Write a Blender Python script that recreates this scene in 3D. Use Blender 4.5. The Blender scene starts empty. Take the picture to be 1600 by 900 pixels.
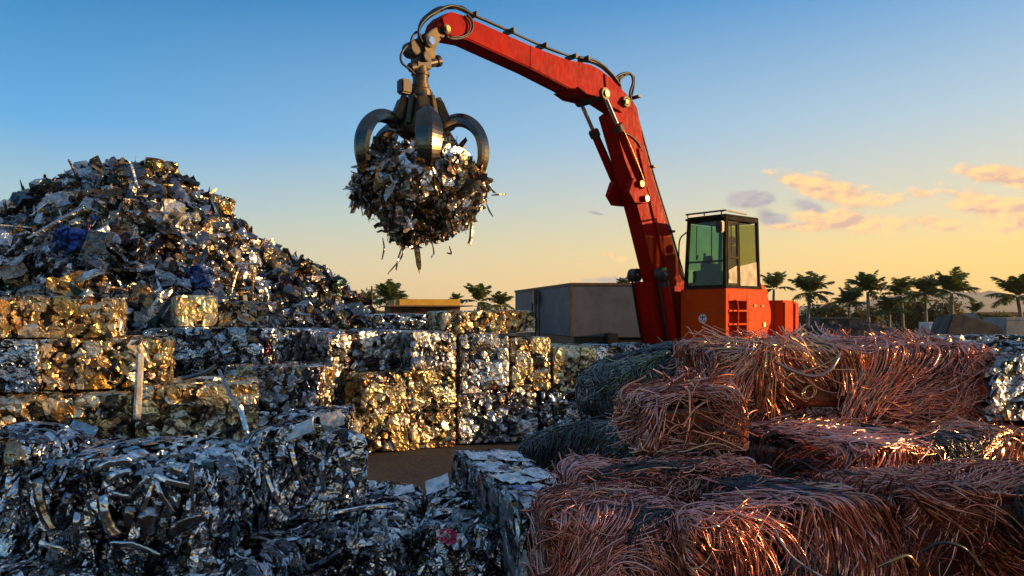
import bpy, bmesh, math, random
import numpy as np
from mathutils import Vector
R = math.radians
PI = math.pi
SC = bpy.context.scene
COL = SC.collection
F, CX, HY, CZ = 1250.0, 800.0, 490.0, 2.75      # focal length and horizon of the photograph (1600 px wide), eye height
def at(px, py, Y):
    return np.array([(px-CX)/F*Y, Y, CZ-(py-HY)/F*Y])
def zat(py, Y): return CZ-(py-HY)/F*Y
# ------------------------------------------------------------------ objects
def tag(o, label=None, cat=None, group=None, kind=None):
    if label: o['label'] = label
    if cat: o['category'] = cat
    if group: o['group'] = group
    if kind: o['kind'] = kind
    return o
def empty(name, loc, label, cat, group=None):
    o = bpy.data.objects.new(name, None); COL.objects.link(o)
    o.location = loc; o.empty_display_size = .3
    return tag(o, label, cat, group)
def link(name, me, parent=None, loc=(0,0,0), rz=0.):
    o = bpy.data.objects.new(name, me); COL.objects.link(o)
    o.location = loc; o.rotation_euler = (0,0,rz)
    if parent: o.parent = parent
    return o
class MB:
    """collects vertices, faces and per-vertex colours (rgb + metalness) for one mesh"""
    def __init__(s): s.V=[]; s.L=[]; s.T=[]; s.C=[]; s.n=0; s.S=[]
    def add(s, V, faces, C, sm=None):
        s.S.append((len(faces),sm))
        V=np.asarray(V,float).reshape(-1,3); C=np.asarray(C,float)
        if C.ndim==1: C=np.tile(C,(len(V),1))
        s.V.append(V); s.C.append(C)
        if isinstance(faces,np.ndarray):
            s.L.append((faces+s.n).ravel()); s.T.append(np.full(len(faces),faces.shape[1]))
        else:
            for f in faces:
                s.L.append(np.asarray(f)+s.n); s.T.append(np.array([len(f)]))
        s.n+=len(V)
    def mesh(s, name, mat, smooth=False, off=None, sharp=None):
        V=np.concatenate(s.V); L=np.concatenate(s.L).astype(np.int32); T=np.concatenate(s.T).astype(np.int32); C=np.concatenate(s.C)
        if off is not None: V=V-np.asarray(off)
        me=bpy.data.meshes.new(name)
        me.vertices.add(len(V)); me.vertices.foreach_set('co',V.astype(np.float32).ravel())
        me.loops.add(len(L)); me.loops.foreach_set('vertex_index',L)
        me.polygons.add(len(T)); st=np.zeros(len(T),np.int32); st[1:]=np.cumsum(T)[:-1]
        me.polygons.foreach_set('loop_start',st); me.polygons.foreach_set('loop_total',T)
        me.polygons.foreach_set('use_smooth',np.concatenate([np.full(k,bool(smooth) if f is None else f) for k,f in s.S])[:len(T)] if len(s.S)and sum(k for k,_ in s.S)>=len(T) else np.full(len(T),bool(smooth)))
        a=me.color_attributes.new('col','FLOAT_COLOR','POINT'); a.data.foreach_set('color',C.astype(np.float32).ravel())
        me.update(calc_edges=True); me.validate()
        if sharp:
            me.polygons.foreach_set("use_smooth",np.ones(len(T),bool)); me.set_sharp_from_angle(angle=R(sharp))
        me.materials.append(mat)
        return me
    def obj(s, name, mat, parent=None, smooth=False, off=None, loc=(0,0,0), rz=0., sharp=None):
        return link(name, s.mesh(name,mat,smooth,off,sharp), parent, loc, rz)
WHITE=np.array([.8,.8,.8,1.])
# basic shapes -> MB
def m_box(mb, c, d, C=WHITE, ax=None):
    """box centred at c, size d, optional axes (3 rows)"""
    g=np.array([[x,y,z] for z in(-.5,.5) for y in(-.5,.5) for x in(-.5,.5)])*np.asarray(d)
    if ax is not None: g=g@np.asarray(ax)
    mb.add(g+np.asarray(c), np.array([[0,2,3,1],[4,5,7,6],[0,1,5,4],[2,6,7,3],[0,4,6,2],[1,3,7,5]]), C)
def basis(d, up=(0,0,1)):
    d=np.asarray(d,float); d=d/np.linalg.norm(d); up=np.asarray(up,float)
    if abs(d@up)>.98: up=np.array([1.,0,0])
    a=np.cross(up,d); a/=np.linalg.norm(a); return a,np.cross(d,a),d
def m_cyl(mb, p, q, r, r2=None, n=16, C=WHITE, caps=True):
    p=np.asarray(p,float); q=np.asarray(q,float); r2=r if r2 is None else r2
    a,b,_=basis(q-p); t=np.arange(n)*2*PI/n
    ring=np.cos(t)[:,None]*a+np.sin(t)[:,None]*b
    V=np.concatenate([p+ring*r,q+ring*r2]); i=np.arange(n); j=(i+1)%n
    mb.add(V,np.stack([i,j,j+n,i+n],1),C)
    if caps: mb.add(V,[list(range(n))[::-1],list(range(n,2*n))],C)
def smooth_path(P, k=6):
    P=np.asarray(P,float); out=[]
    Q=np.vstack([2*P[0]-P[1],P,2*P[-1]-P[-2]])
    for i in range(1,len(Q)-2):
        a,b,c,d=Q[i-1],Q[i],Q[i+1],Q[i+2]
        for j in range(k):
            t=j/k; out.append(.5*(2*b+(c-a)*t+(2*a-5*b+4*c-d)*t*t+(3*b-a-3*c+d)*t**3))
    out.append(P[-1]); return np.array(out)
def m_tube(mb, P, r, n=8, C=WHITE, k=6, rr=None):
    P=smooth_path(P,k) if k else np.asarray(P,float)
    T=np.gradient(P,axis=0); T/=np.linalg.norm(T,axis=1)[:,None]
    a=np.zeros_like(P); u=basis(T[0])[0]
    for i in range(len(P)):
        u=u-(u@T[i])*T[i]; u/=np.linalg.norm(u); a[i]=u
    b=np.cross(T,a); t=np.arange(n)*2*PI/n
    rad=np.full(len(P),r) if rr is None else np.interp(np.linspace(0,1,len(P)),np.linspace(0,1,len(rr)),rr)
    V=P[:,None]+(np.cos(t)[None,:,None]*a[:,None]+np.sin(t)[None,:,None]*b[:,None])*rad[:,None,None]
    m=len(P); I=(np.arange(m-1)[:,None]*n+np.arange(n)); J=(np.arange(m-1)[:,None]*n+(np.arange(n)+1)%n)
    mb.add(V.reshape(-1,3),np.stack([I,J,J+n,I+n],-1).reshape(-1,4),C)
    mb.add(V[0],[list(range(n))[::-1]],C); mb.add(V[-1],[list(range(n))],C)
def m_lathe(mb, c, prof, n=24, C=WHITE):
    t=np.arange(n)*2*PI/n; pr=np.asarray(prof,float); m=len(pr)
    V=np.stack([np.outer(pr[:,0],np.cos(t)),np.outer(pr[:,0],np.sin(t)),np.repeat(pr[:,1:2],n,1)],-1)+np.asarray(c)
    I=(np.arange(m-1)[:,None]*n+np.arange(n)); J=(np.arange(m-1)[:,None]*n+(np.arange(n)+1)%n)
    mb.add(V.reshape(-1,3),np.stack([I,J,J+n,I+n],-1).reshape(-1,4),C)
def bevel(o, w=.012, seg=2, ang=35):
    bm=bmesh.new(); bm.from_mesh(o.data); bmesh.ops.remove_doubles(bm,verts=bm.verts,dist=1e-5)
    bmesh.ops.recalc_face_normals(bm,faces=bm.faces)
    ed=[e for e in bm.edges if len(e.link_faces)==2 and e.calc_face_angle(0)>R(ang)]
    bmesh.ops.bevel(bm,geom=ed,offset=w,segments=seg,affect='EDGES',clamp_overlap=True)
    bm.to_mesh(o.data); bm.free(); return o
# ------------------------------------------------------------------ materials
def mat(name):
    m=bpy.data.materials.new(name); m.use_nodes=True; nt=m.node_tree
    return m,nt,nt.nodes['Principled BSDF']
def N(nt,t,**k):
    n=nt.nodes.new(t)
    for a,b in k.items():
        if a.startswith('i_'): n.inputs[a[2:].replace('_',' ')].default_value=b
        else: setattr(n,a,b)
    return n
def ramp(nt,src,stops):
    n=nt.nodes.new('ShaderNodeValToRGB'); e=n.color_ramp.elements
    while len(e)<len(stops): e.new(.5)
    for el,(p,c) in zip(e,stops): el.position=p; el.color=(c if len(c)==4 else (*c,1))
    nt.links.new(src,n.inputs[0]); return n
def noise(nt,scale,detail=4,rough=.55,coord='Object',dist=0.,stretch=None):
    tc=nt.nodes.new('ShaderNodeTexCoord'); n=N(nt,'ShaderNodeTexNoise'); n.inputs['Scale'].default_value=scale
    n.inputs['Detail'].default_value=detail; n.inputs['Roughness'].default_value=rough; n.inputs['Distortion'].default_value=dist
    if stretch:
        mp=nt.nodes.new('ShaderNodeMapping'); mp.inputs['Scale'].default_value=stretch
        nt.links.new(tc.outputs[coord],mp.inputs[0]); nt.links.new(mp.outputs[0],n.inputs['Vector'])
    else: nt.links.new(tc.outputs[coord],n.inputs['Vector'])
    return n
def bump(nt,b,src,strength,dist):
    n=nt.nodes.new('ShaderNodeBump'); n.inputs['Strength'].default_value=strength; n.inputs['Distance'].default_value=dist
    nt.links.new(src,n.inputs['Height']); nt.links.new(n.outputs[0],b.inputs['Normal']); return n
def mixc(nt,fac,a,b,mode='MIX'):
    n=nt.nodes.new('ShaderNodeMix'); n.data_type='RGBA'; n.blend_type=mode
    for s,i in((fac,0),(a,6),(b,7)):
        if isinstance(s,(int,float)): n.inputs[i].default_value=s
        elif isinstance(s,tuple): n.inputs[i].default_value=(*s,1)
        else: nt.links.new(s,n.inputs[i])
    return n.outputs[2]
def attr_metal(name, rough=(.18,.5), bscale=60, bstr=.35, bdist=.01, dirt=.6, crease=0.):
    m,nt,b=mat(name)
    a=nt.nodes.new('ShaderNodeAttribute'); a.attribute_name='col'
    n1=noise(nt,9,5,.65); n2=noise(nt,bscale,4,.62,dist=.8)
    gr=ramp(nt,n1.outputs[0],[(.38,(1,1,1)),(.68,(1-dirt,1-dirt*1.03,1-dirt*1.08))])
    c=mixc(nt,1.,a.outputs[0],gr.outputs[0],'MULTIPLY'); nt.links.new(c,b.inputs['Base Color'])
    nt.links.new(a.outputs['Alpha'],b.inputs['Metallic'])
    rr=ramp(nt,n1.outputs[0],[(.3,(rough[0],)*3),(.75,(rough[1],)*3)]); nt.links.new(rr.outputs[0],b.inputs['Roughness'])
    bp=bump(nt,b,n2.outputs[0],bstr,bdist)
    if crease:      # folds of crumpled foil: cells with sharp ridges between them, bent by noise
        tc=nt.nodes.new('ShaderNodeTexCoord'); n3=noise(nt,crease*.6,3,.6); mx=nt.nodes.new('ShaderNodeVectorMath'); mx.operation='MULTIPLY_ADD'; mx.inputs[1].default_value=(2.2/crease,)*3
        nt.links.new(n3.outputs['Color'],mx.inputs[0]); nt.links.new(tc.outputs['Object'],mx.inputs[2]); prev=bp
        for sc,ds,st in ((crease,.030,.75),(crease*2.7,.008,.4)):
            vo=nt.nodes.new('ShaderNodeTexVoronoi'); vo.feature='F1'; vo.distance='MINKOWSKI'; vo.inputs['Exponent'].default_value=1.2; vo.inputs['Scale'].default_value=sc; nt.links.new(mx.outputs[0],vo.inputs['Vector'])
            q=nt.nodes.new('ShaderNodeBump'); q.inputs['Strength'].default_value=st; q.inputs['Distance'].default_value=ds; nt.links.new(vo.outputs['Distance'],q.inputs['Height']); nt.links.new(prev.outputs[0],q.inputs['Normal']); prev=q
        nt.links.new(prev.outputs[0],b.inputs['Normal'])
    return m
def simple(name, base, rough=.5, metal=0., var=.25, nscale=3., bstr=.1, bdist=.01, bscale=40, dirt=None, coat=0.):
    m,nt,b=mat(name)
    n1=noise(nt,nscale,6,.6); n2=noise(nt,bscale,4,.6)
    d=dirt or tuple(x*(1-var) for x in base)
    g=ramp(nt,n1.outputs[0],[(.35,base),(.7,d)]); nt.links.new(g.outputs[0],b.inputs['Base Color'])
    b.inputs['Metallic'].default_value=metal
    rr=ramp(nt,n1.outputs[0],[(.3,(rough*.8,)*3),(.75,(min(1,rough*1.3),)*3)]); nt.links.new(rr.outputs[0],b.inputs['Roughness'])
    if coat: b.inputs['Coat Weight'].default_value=coat; b.inputs['Coat Roughness'].default_value=.15
    if bstr: bump(nt,b,n2.outputs[0],bstr,bdist)
    return m
ALU=attr_metal('scrap_metal',(.27,.46),30,.3,.010,.55,crease=7.5)
ALUD=attr_metal('dark_scrap_metal',(.07,.22),32,.25,.008,.5,crease=8.5)
STRIP=attr_metal('sheet_strip',(.10,.28),30,.3,.006,.5,crease=4.)
HEAP=attr_metal('heap_metal',(.18,.40),22,.35,.015,.6,crease=4.5)
WIRE=attr_metal('wire',(.16,.34),40,.1,.004,.15)
def paint(name, base, dark, rust=(.05,.022,.014)):
    m,nt,b=mat(name)
    n1=noise(nt,1.7,6,.65); n2=noise(nt,14,6,.7,stretch=(1,1,.35)); n3=noise(nt,55,3,.6)
    c=ramp(nt,n1.outputs[0],[(.3,base),(.72,dark)])
    w=ramp(nt,n2.outputs[0],[(.60,(0,0,0)),(.76,(1,1,1))])
    f=nt.nodes.new('ShaderNodeMath'); f.operation='MULTIPLY'; f.inputs[1].default_value=.65; nt.links.new(w.outputs[0],f.inputs[0])
    nt.links.new(mixc(nt,f.outputs[0],c.outputs[0],rust),b.inputs['Base Color'])
    r=ramp(nt,n2.outputs[0],[(.3,(.36,)*3),(.75,(.7,)*3)]); nt.links.new(r.outputs[0],b.inputs['Roughness'])
    b.inputs['Specular IOR Level'].default_value=.06; bump(nt,b,n3.outputs[0],.04,.005); return m
RED=paint('red_paint',(.38,.0045,.001),(.20,.003,.0015))
ORANGE=paint('orange_paint',(.60,.060,.001),(.44,.034,.001))
DARK=simple('dark_steel',(.035,.033,.032),.45,.4,.5,6,.15,.008,50,dirt=(.07,.05,.03))
RUBBER=simple('rubber',(.012,.012,.013),.45,0,.3,8,.05)
GRIME=simple('greasy_steel',(.04,.034,.026),.45,.6,.5,7,.3,.01,40,dirt=(.13,.09,.03))
STEEL=simple('worn_steel',(.13,.125,.12),.22,1.,.5,6,.15,.006,40,dirt=(.10,.075,.045))
CHROME=simple('chrome_rod',(.75,.75,.75),.12,1.,.15,6,0)
BRASS=simple('pin_steel',(.35,.24,.11),.35,1.,.4,12,.1)
TANK=paint('grey_steel_plate',(.17,.185,.205),(.105,.11,.12),(.07,.045,.035))
RUST=simple('rusty_edge',(.22,.12,.06),.7,.2,.5,9,.15)
# ------------------------------------------------------------------ crushed metal generators
def unit(v): return v/np.maximum(np.linalg.norm(v,axis=-1,keepdims=True),1e-9)
class Sines:
    """smooth random vector field"""
    def __init__(s, rng, freq, k=7):
        s.W=unit(rng.normal(size=(3,k,3)))*rng.uniform(.5,1.5,(3,k,1))*freq; s.P=rng.uniform(0,2*PI,(3,k)); s.k=k
    def __call__(s,p):
        return np.stack([np.sin(p@s.W[i].T+s.P[i]).sum(-1) for i in range(3)],-1)*math.sqrt(2/s.k)
PAL={ # (share, rgb, spread, metalness)
 'alu':[(.44,(.70,.71,.72),.14,1),(.26,(.38,.39,.41),.14,1),(.05,(.76,.75,.72),.06,.3),(.08,(.60,.43,.24),.10,.9),(.16,(.07,.07,.075),.03,.9),(.01,(.5,.09,.06),.05,.3)],
 'warm':[(.40,(.74,.58,.32),.14,.95),(.18,(.78,.70,.55),.12,.95),(.14,(.60,.40,.17),.14,.9),(.05,(.62,.54,.42),.08,.3),(.06,(.40,.21,.07),.08,.8),(.17,(.10,.08,.06),.05,.9)],
 'gold':[(.60,(.86,.74,.46),.10,.9),(.20,(.80,.60,.28),.10,.9),(.12,(.84,.76,.58),.06,.35),(.08,(.18,.13,.08),.06,.9)],
 'dark':[(.38,(.88,.90,.92),.08,1),(.26,(.42,.45,.49),.14,1),(.24,(.17,.185,.20),.06,1),(.03,(.78,.80,.84),.05,.5),(.14,(.05,.054,.058),.03,.9),(.03,(.35,.27,.17),.08,.9)],
 'heap':[(.30,(.56,.56,.57),.18,1),(.26,(.22,.22,.22),.12,1),(.06,(.38,.34,.29),.12,.4),(.12,(.42,.27,.12),.1,.85),(.25,(.05,.048,.045),.03,.9),(.008,(.05,.12,.42),.04,.4),(.004,(.4,.05,.04),.05,.3)],
 'load':[(.36,(.66,.66,.66),.14,1),(.24,(.26,.24,.21),.08,.9),(.10,(.60,.56,.50),.1,.3),(.16,(.44,.27,.11),.08,.8),(.14,(.07,.058,.045),.02,.7)],
}
def pick(pal, n, rng):
    p=PAL[pal]; w=np.array([x[0] for x in p]); i=rng.choice(len(p),n,p=w/w.sum())
    c=np.array([x[1] for x in p])[i]; s=np.array([x[2] for x in p])[i]; m=np.array([x[3] for x in p],float)[i]
    c=np.clip(c*(1+rng.normal(size=(n,1))*s[:,None]*1.3)+rng.normal(size=(n,3))*.012,.015,.9)
    return np.concatenate([c,m[:,None]],1)
def box_grid(dims, step):
    """points of a box surface (base at z=0 centre), quads, one grid per side"""
    w,d,h=dims; out=[]; n0=0; Fs=[]
    for ax,sg in((0,-1),(0,1),(1,-1),(1,1),(2,1),(2,-1)):
        a,b=[i for i in range(3) if i!=ax]; st=step if sg>0 or ax<2 else step*5
        na,nb=max(2,int(dims[a]/st)+1),max(2,int(dims[b]/st)+1)
        A,B=np.meshgrid(np.linspace(-.5,.5,na)*dims[a],np.linspace(-.5,.5,nb)*dims[b],indexing='ij')
        P=np.zeros((na,nb,3)); P[...,a]=A; P[...,b]=B; P[...,ax]=sg*.5*dims[ax]
        I=np.arange(na*nb).reshape(na,nb); q=np.stack([I[:-1,:-1],I[1:,:-1],I[1:,1:],I[:-1,1:]],-1).reshape(-1,4)
        flip=(sg>0)==(ax==1)
        if flip: q=q[:,::-1]
        out.append(P.reshape(-1,3)); Fs.append(q+n0); n0+=na*nb
    return np.concatenate(out),np.concatenate(Fs)
def surf_points(dims,n,rng,bottom=False):
    w,d,h=dims; ar=np.array([d*h,d*h,w*h,w*h,w*d]); k=rng.choice(5,n,p=ar/ar.sum())
    P=rng.uniform(-.5,.5,(n,3))*np.array(dims); ax=np.array([0,0,1,1,2])[k]; sg=np.array([-1,1,-1,1,1])[k]
    P[np.arange(n),ax]=sg*np.array(dims)[ax]/2; Nn=np.zeros((n,3)); Nn[np.arange(n),ax]=sg
    return P,Nn
def roundbox(p,dims,r,off=0.):
    inn=np.maximum(np.array(dims)/2-r,.001); q=np.clip(p,-inn,inn); n=unit(p-q); return q+n*(r+(off if np.isscalar(off) else off[:,None])),n
def near2(P,S,met):
    """nearest two seeds (index, d1, d2)"""
    Pm=P*met; Sm=S*met; idx=np.zeros(len(P),int); d1=np.zeros(len(P)); d2=np.zeros(len(P)); ss=(Sm**2).sum(1)
    for i in range(0,len(P),4000):
        D=np.maximum((Pm[i:i+4000]**2).sum(1)[:,None]+ss-2*Pm[i:i+4000]@Sm.T,0)
        j=D.argmin(1); r=np.arange(len(j)); idx[i:i+4000]=j; d1[i:i+4000]=np.sqrt(D[r,j]); D[r,j]=1e9; d2[i:i+4000]=np.sqrt(D.min(1))
    return idx,d1,d2
def add_sheets(mb,P,Nn,L,W,tilt,rng,C,nu=5,nv=3,fold=.35,align=None,asp=None,crin=.05,lift=0.):
    """many bent scraps of sheet metal lying near the points P with normals Nn"""
    n=len(P); nn=unit(Nn+tilt*rng.normal(size=(n,3)))
    ref=rng.normal(size=(n,3)) if align is None else align+rng.normal(size=(n,3))*.35
    t=unit(ref-(ref*nn).sum(1,keepdims=True)*nn); b=np.cross(nn,t)
    u=np.linspace(-.5,.5,nu); v=np.linspace(-.5,.5,nv)
    U=np.repeat(u,nv)[None]+rng.normal(size=(n,nu*nv))*.035; Vv=np.tile(v,nu)[None]+rng.normal(size=(n,nu*nv))*.05
    tap=rng.uniform(0,.75,(n,1)); pw=rng.uniform(1.2,3,(n,1)); sk=rng.uniform(-.35,.35,(n,1))
    wf=1-tap*np.abs(2*U)**pw; Uo=U+sk*Vv*(W/L)[:,None]
    u0=rng.uniform(-.3,.3,(n,1)); v0=rng.uniform(-.3,.3,(n,1))
    H=fold*rng.normal(size=(n,1))*np.abs(U-u0)*L[:,None]+fold*1.5*rng.normal(size=(n,1))*np.abs(Vv-v0)*W[:,None]
    H+=rng.normal(size=(n,nu*nv))*crin*np.minimum(L,W)[:,None]+lift
    V=P[:,None]+t[:,None]*(Uo*L[:,None])[...,None]+b[:,None]*(Vv*wf*W[:,None])[...,None]+nn[:,None]*H[...,None]
    I=np.arange(nu*nv).reshape(nu,nv); q=np.stack([I[:-1,:-1],I[1:,:-1],I[1:,1:],I[:-1,1:]],-1).reshape(-1,4)
    mb.add(V.reshape(-1,3),(q[None]+(np.arange(n)*nu*nv)[:,None,None]).reshape(-1,4),np.repeat(C,nu*nv,0))
def ico(sub):
    bm=bmesh.new(); bmesh.ops.create_icosphere(bm,subdivisions=sub,radius=1.); V=np.array([v.co for v in bm.verts]); Fc=np.array([[v.index for v in f.verts] for f in bm.faces]); bm.free(); return V,Fc
ICO={1:ico(1),2:ico(2),3:ico(3)}
def add_chunks(mb,P,S,rng,C,sub=2,cuts=7,asp=(.45,1.),jit=.10):
    """crushed lumps: spheres cut flat by random planes"""
    T,Fc=ICO[sub]; n=len(P); V=np.tile(T[None],(n,1,1))*(1+rng.normal(size=(n,len(T),1))*jit)
    for k in range(cuts):
        d=unit(rng.normal(size=(n,1,3))); lim=rng.uniform(.3,.8,(n,1)); e=np.maximum((V*d).sum(-1)-lim,0); V=V-e[...,None]*d
    V=V*rng.uniform(*asp,(n,1,3)); V=V+rng.normal(size=V.shape)*jit*.3
    q=rng.normal(size=(n,4)); q/=np.linalg.norm(q,axis=1,keepdims=True); w,x,y,z=q.T
    M=np.stack([1-2*(y*y+z*z),2*(x*y-z*w),2*(x*z+y*w),2*(x*y+z*w),1-2*(x*x+z*z),2*(y*z-x*w),2*(x*z-y*w),2*(y*z+x*w),1-2*(x*x+y*y)],-1).reshape(n,3,3)
    V=np.einsum('nij,nkj->nki',M,V)*S[:,None,None]+P[:,None]
    mb.add(V.reshape(-1,3),(Fc[None]+(np.arange(n)*len(T))[:,None,None]).reshape(-1,3),np.repeat(C,len(T),0))
def spread_points(dims,n,rng,met,M=7):
    """n points spread evenly over a box's sides (farthest of many)"""
    P,Nn=surf_points(dims,n*M,rng); Pm=P*met; d=np.full(len(P),1e9); out=[0]
    for _ in range(n-1):
        d=np.minimum(d,((Pm-Pm[out[-1]])**2).sum(1)*np.where(np.arange(len(P))%3==0,.6,1.)); out.append(int(d.argmax()))
    return P[out],Nn[out]
def add_lumps(mb,P,Nn,S,rng,C,dims,sub=2,tilt=.22,proud=.02,stretch=(1,1,1.),cuts=6,crin=.035):
    """flattened lumps and folded flakes pressed against the sides of a box"""
    T,Fc=ICO[sub]; n=len(P); m=len(T); f=Sines(rng,2.6); f2=Sines(rng,6.5)
    ph=rng.uniform(-3,3,(n,1,3)); V=np.tile(T[None],(n,1,1)); V=V*(1+.16*f(V+ph)[...,:1]-.10*np.abs(f2(V+ph)[...,:1])+crin*rng.normal(size=(n,m,1)))
    for k in range(cuts):
        d=unit(rng.normal(size=(n,1,3))); lim=rng.uniform(.45,.9,(n,1)); e=np.maximum((V*d).sum(-1)-lim,0); V=V-e[...,None]*d
    V=V*rng.uniform(.75,1.25,(n,1,3))*np.array(stretch)*S[:,None,None]
    c=P-Nn*(S*rng.uniform(.55,.95,n))[:,None]; V=V+c[:,None]
    mm=unit(Nn+tilt*rng.normal(size=(n,3))); lim=((P-Nn*rng.uniform(-.006,.03,(n,1)))*mm).sum(1)
    e=np.maximum((V*mm[:,None]).sum(-1)-lim[:,None],0); V=V-(e*(.93))[...,None]*mm[:,None]
    V=V+mm[:,None]*(.045*S[:,None]*(f2(V*9/np.maximum(S.mean(),.05)*.12+ph)[...,0]))[...,None]
    V=np.clip(V,-np.array(dims)/2-proud,np.array(dims)/2+proud)
    mb.add(V.reshape(-1,3),(Fc[None]+(np.arange(n)*m)[:,None,None]).reshape(-1,3),np.repeat(C,m,0))
def lump_bale(dims,seed,pal,step,cell=.2,small=1.6,nsheet=20,slen=.18,stretch=(1,1,1.),tilt=.22,proud=.02,sub=2,stilt=.25,slim=(.15,.6),rr=.05,slump=0.):
    """a pressed bale: a core coloured dark to shade the gaps, flattened lumps jammed together over it, torn sheets between; base centre at the origin"""
    rng=np.random.default_rng(seed); mb=MB(); w,d,h=dims; hc=np.array([0,0,h/2]); stretch=np.array(stretch,float); dm=np.array(dims)
    P,Q=box_grid(dims,.05); P0,n=roundbox(P,dims,.06,-.075); f=Sines(rng,14.); mb.add(P0+n*(f(P0)[:,:1]*.014),Q,np.array([.055,.052,.05,.8]))  # even dark core colour stands in for shade between the lumps
    area=2*(w*h+d*h)+w*d; met=1/stretch
    k=int(area/(cell**2*stretch.prod()**(2/3))*1.0)+6; Ps,Ns=spread_points(dims,k,rng,met)
    S=cell*.72*rng.lognormal(0,.30,k); add_lumps(mb,Ps,Ns,S,rng,pick(pal,k,rng),dims,sub,tilt,proud,stretch)
    k2=int(k*small); Ps,Ns=surf_points(dims,k2,rng); S=cell*.26*rng.lognormal(0,.35,k2); add_lumps(mb,Ps-Ns*rng.uniform(0,.03,(k2,1)),Ns,S,rng,pick(pal,k2,rng),dims,2,.5,proud,stretch**.7)
    if nsheet:
        k=int(nsheet*area); Ps,Ns=surf_points(dims,k,rng); L=slen*rng.lognormal(0,.45,k); al=None
        if stretch.std()>.01: al=np.tile(stretch**2*1.3,(k,1))*rng.choice([-1,1],(k,1))
        add_sheets(mb,Ps+Ns*rng.uniform(-.03,.012,(k,1)),Ns,L,L*rng.uniform(*slim,k),stilt,rng,pick(pal,k,rng),align=al,nu=7,nv=4,crin=.045)
        k2=k//2; Ps,Ns=surf_points(dims,k2,rng); add_sheets(mb,Ps,Ns,slen*.4*rng.lognormal(0,.4,k2),slen*.12*rng.lognormal(0,.4,k2),.8,rng,pick(pal,k2,rng),nu=4)
    wp=Sines(rng,3.2); R_=np.minimum(rr,dm.min()*.3); inn=dm/2+proud-R_
    for i,a in enumerate(mb.V):
        q=np.clip(a,-inn,inn); dv=a-q; ln=np.linalg.norm(dv,axis=1,keepdims=True); a[:]=q+dv*np.minimum(1,R_/np.maximum(ln,1e-6))     # worn, rounded edges
        if i: a+=rng.normal(size=a.shape)*.002
        if slump:
            u=2*a[:,0]/w; a[:,2]-=slump*h*np.abs(u)**3*(.5+a[:,2]/h)*(1+.5*np.sign(u)*np.sin(seed)); a[:,:]+=wp(a)*np.array([.035,.03,.03])*slump/.15
        a+=hc; a[:,2]=np.maximum(a[:,2],.004)
    return mb
def bale_body(dims,seed,pal,step,cell=.17,nsheet=160,slen=.2,stretch=None,tilt=.3,groove=.05,relief=.35,chunk=0,proud=.012,fine=.6,bulge=.03,slim=(.18,.75),csize=(.07,.16),crease=.012):
    """a pressed bale: a box of flattened lumps with deep cracks, and torn sheet ends lying over them; base centre at the origin"""
    rng=np.random.default_rng(seed); mb=MB(); w,d,h=dims; hc=np.array([0,0,h/2])
    P,Q=box_grid(dims,step); r=.05
    P0,n=roundbox(P,dims,r)
    warp=Sines(rng,2*PI/(cell*2.2)); Pw=P0+warp(P0)*cell*.2
    area=2*(w*h+d*h)+w*d; met=np.array(stretch if stretch else (1,1,1.)); 
    S,SN=surf_points(dims,int(area/cell**2)+8,rng)
    idx,d1,d2=near2(Pw,S,met)
    tv=rng.normal(size=(len(S),3))*relief; off=rng.normal(size=len(S))*.012
    big=rng.random(len(S))<.16; off[big]-=.045
    disp=off[idx]+np.clip(((P0-S[idx])*tv[idx]).sum(1),-.07,.05)-groove*np.exp(-(d2-d1)/(.15*cell))+bulge*(1-np.minimum((d1/cell)**2*2.2,1.4))
    S2,_=surf_points(dims,int(area/(cell*.36)**2)+8,rng); i2,e1,e2=near2(P0+warp(P0*1.7)*cell*.12,S2,met)
    tv2=rng.normal(size=(len(S2),3))*relief*1.5*fine; disp+=np.clip(((P0-S2[i2])*tv2[i2]).sum(1),-.02,.02)-groove*.22*np.exp(-(e2-e1)/(.08*cell))
    disp+=Sines(rng,2*PI/max(w,1.)*1.3)(P0)[:,0]*.016-crease*np.abs(Sines(rng,2*PI/(cell*1.1))(P0)[:,0])+crease*.6*np.abs(Sines(rng,2*PI/(cell*.6))(P0)[:,1])
    C=pick(pal,len(S),rng)[idx]; C2=pick(pal,len(S2),rng)[i2]; mixm=(rng.random(len(S2))<.22)[i2]; C=np.where(mixm[:,None],C2,C)
    V=P0+n*disp[:,None]; V[:,2]=np.maximum(V[:,2],-h/2+.0)
    mb.add(V+hc,Q,C,True)
    if nsheet:
        k=int(nsheet*area); Ps,Ns=surf_points(dims,k,rng); Ps,_=roundbox(Ps,dims,r,.0)
        L=slen*rng.lognormal(0,.5,k); W=L*rng.uniform(*slim,k)
        al=None
        if stretch: al=np.tile(np.array([1/met[0]**2,1/met[1]**2,1/met[2]**2])*1.5,(k,1))*rng.choice([-1,1],(k,1))
        add_sheets(mb,Ps+Ns*rng.uniform(-.02,.018,(k,1)),Ns,L,W,tilt,rng,pick(pal,k,rng),align=al)
        k2=k//2; Ps,Ns=surf_points(dims,k2,rng); Ps,_=roundbox(Ps,dims,r,.0)
        add_sheets(mb,Ps+Ns*.01,Ns,slen*.45*rng.lognormal(0,.4,k2),slen*.16*rng.lognormal(0,.4,k2),.8,rng,pick(pal,k2,rng),nu=4)
    if chunk:
        k=int(chunk*area); Ps,Ns=surf_points(dims,k,rng); Ps,_=roundbox(Ps,dims,r,.0)
        add_chunks(mb,Ps-Ns*rng.uniform(.03,.09,(k,1)),rng.uniform(*csize,k),rng,pick(pal,k,rng))
    for i,a in enumerate(mb.V):
        if i: a[:]=np.clip(a,-np.array(dims)/2-proud,np.array(dims)/2+proud)+rng.normal(size=a.shape)*.0025+hc
        a[:,2]=np.maximum(a[:,2],.004)
    return mb
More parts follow.
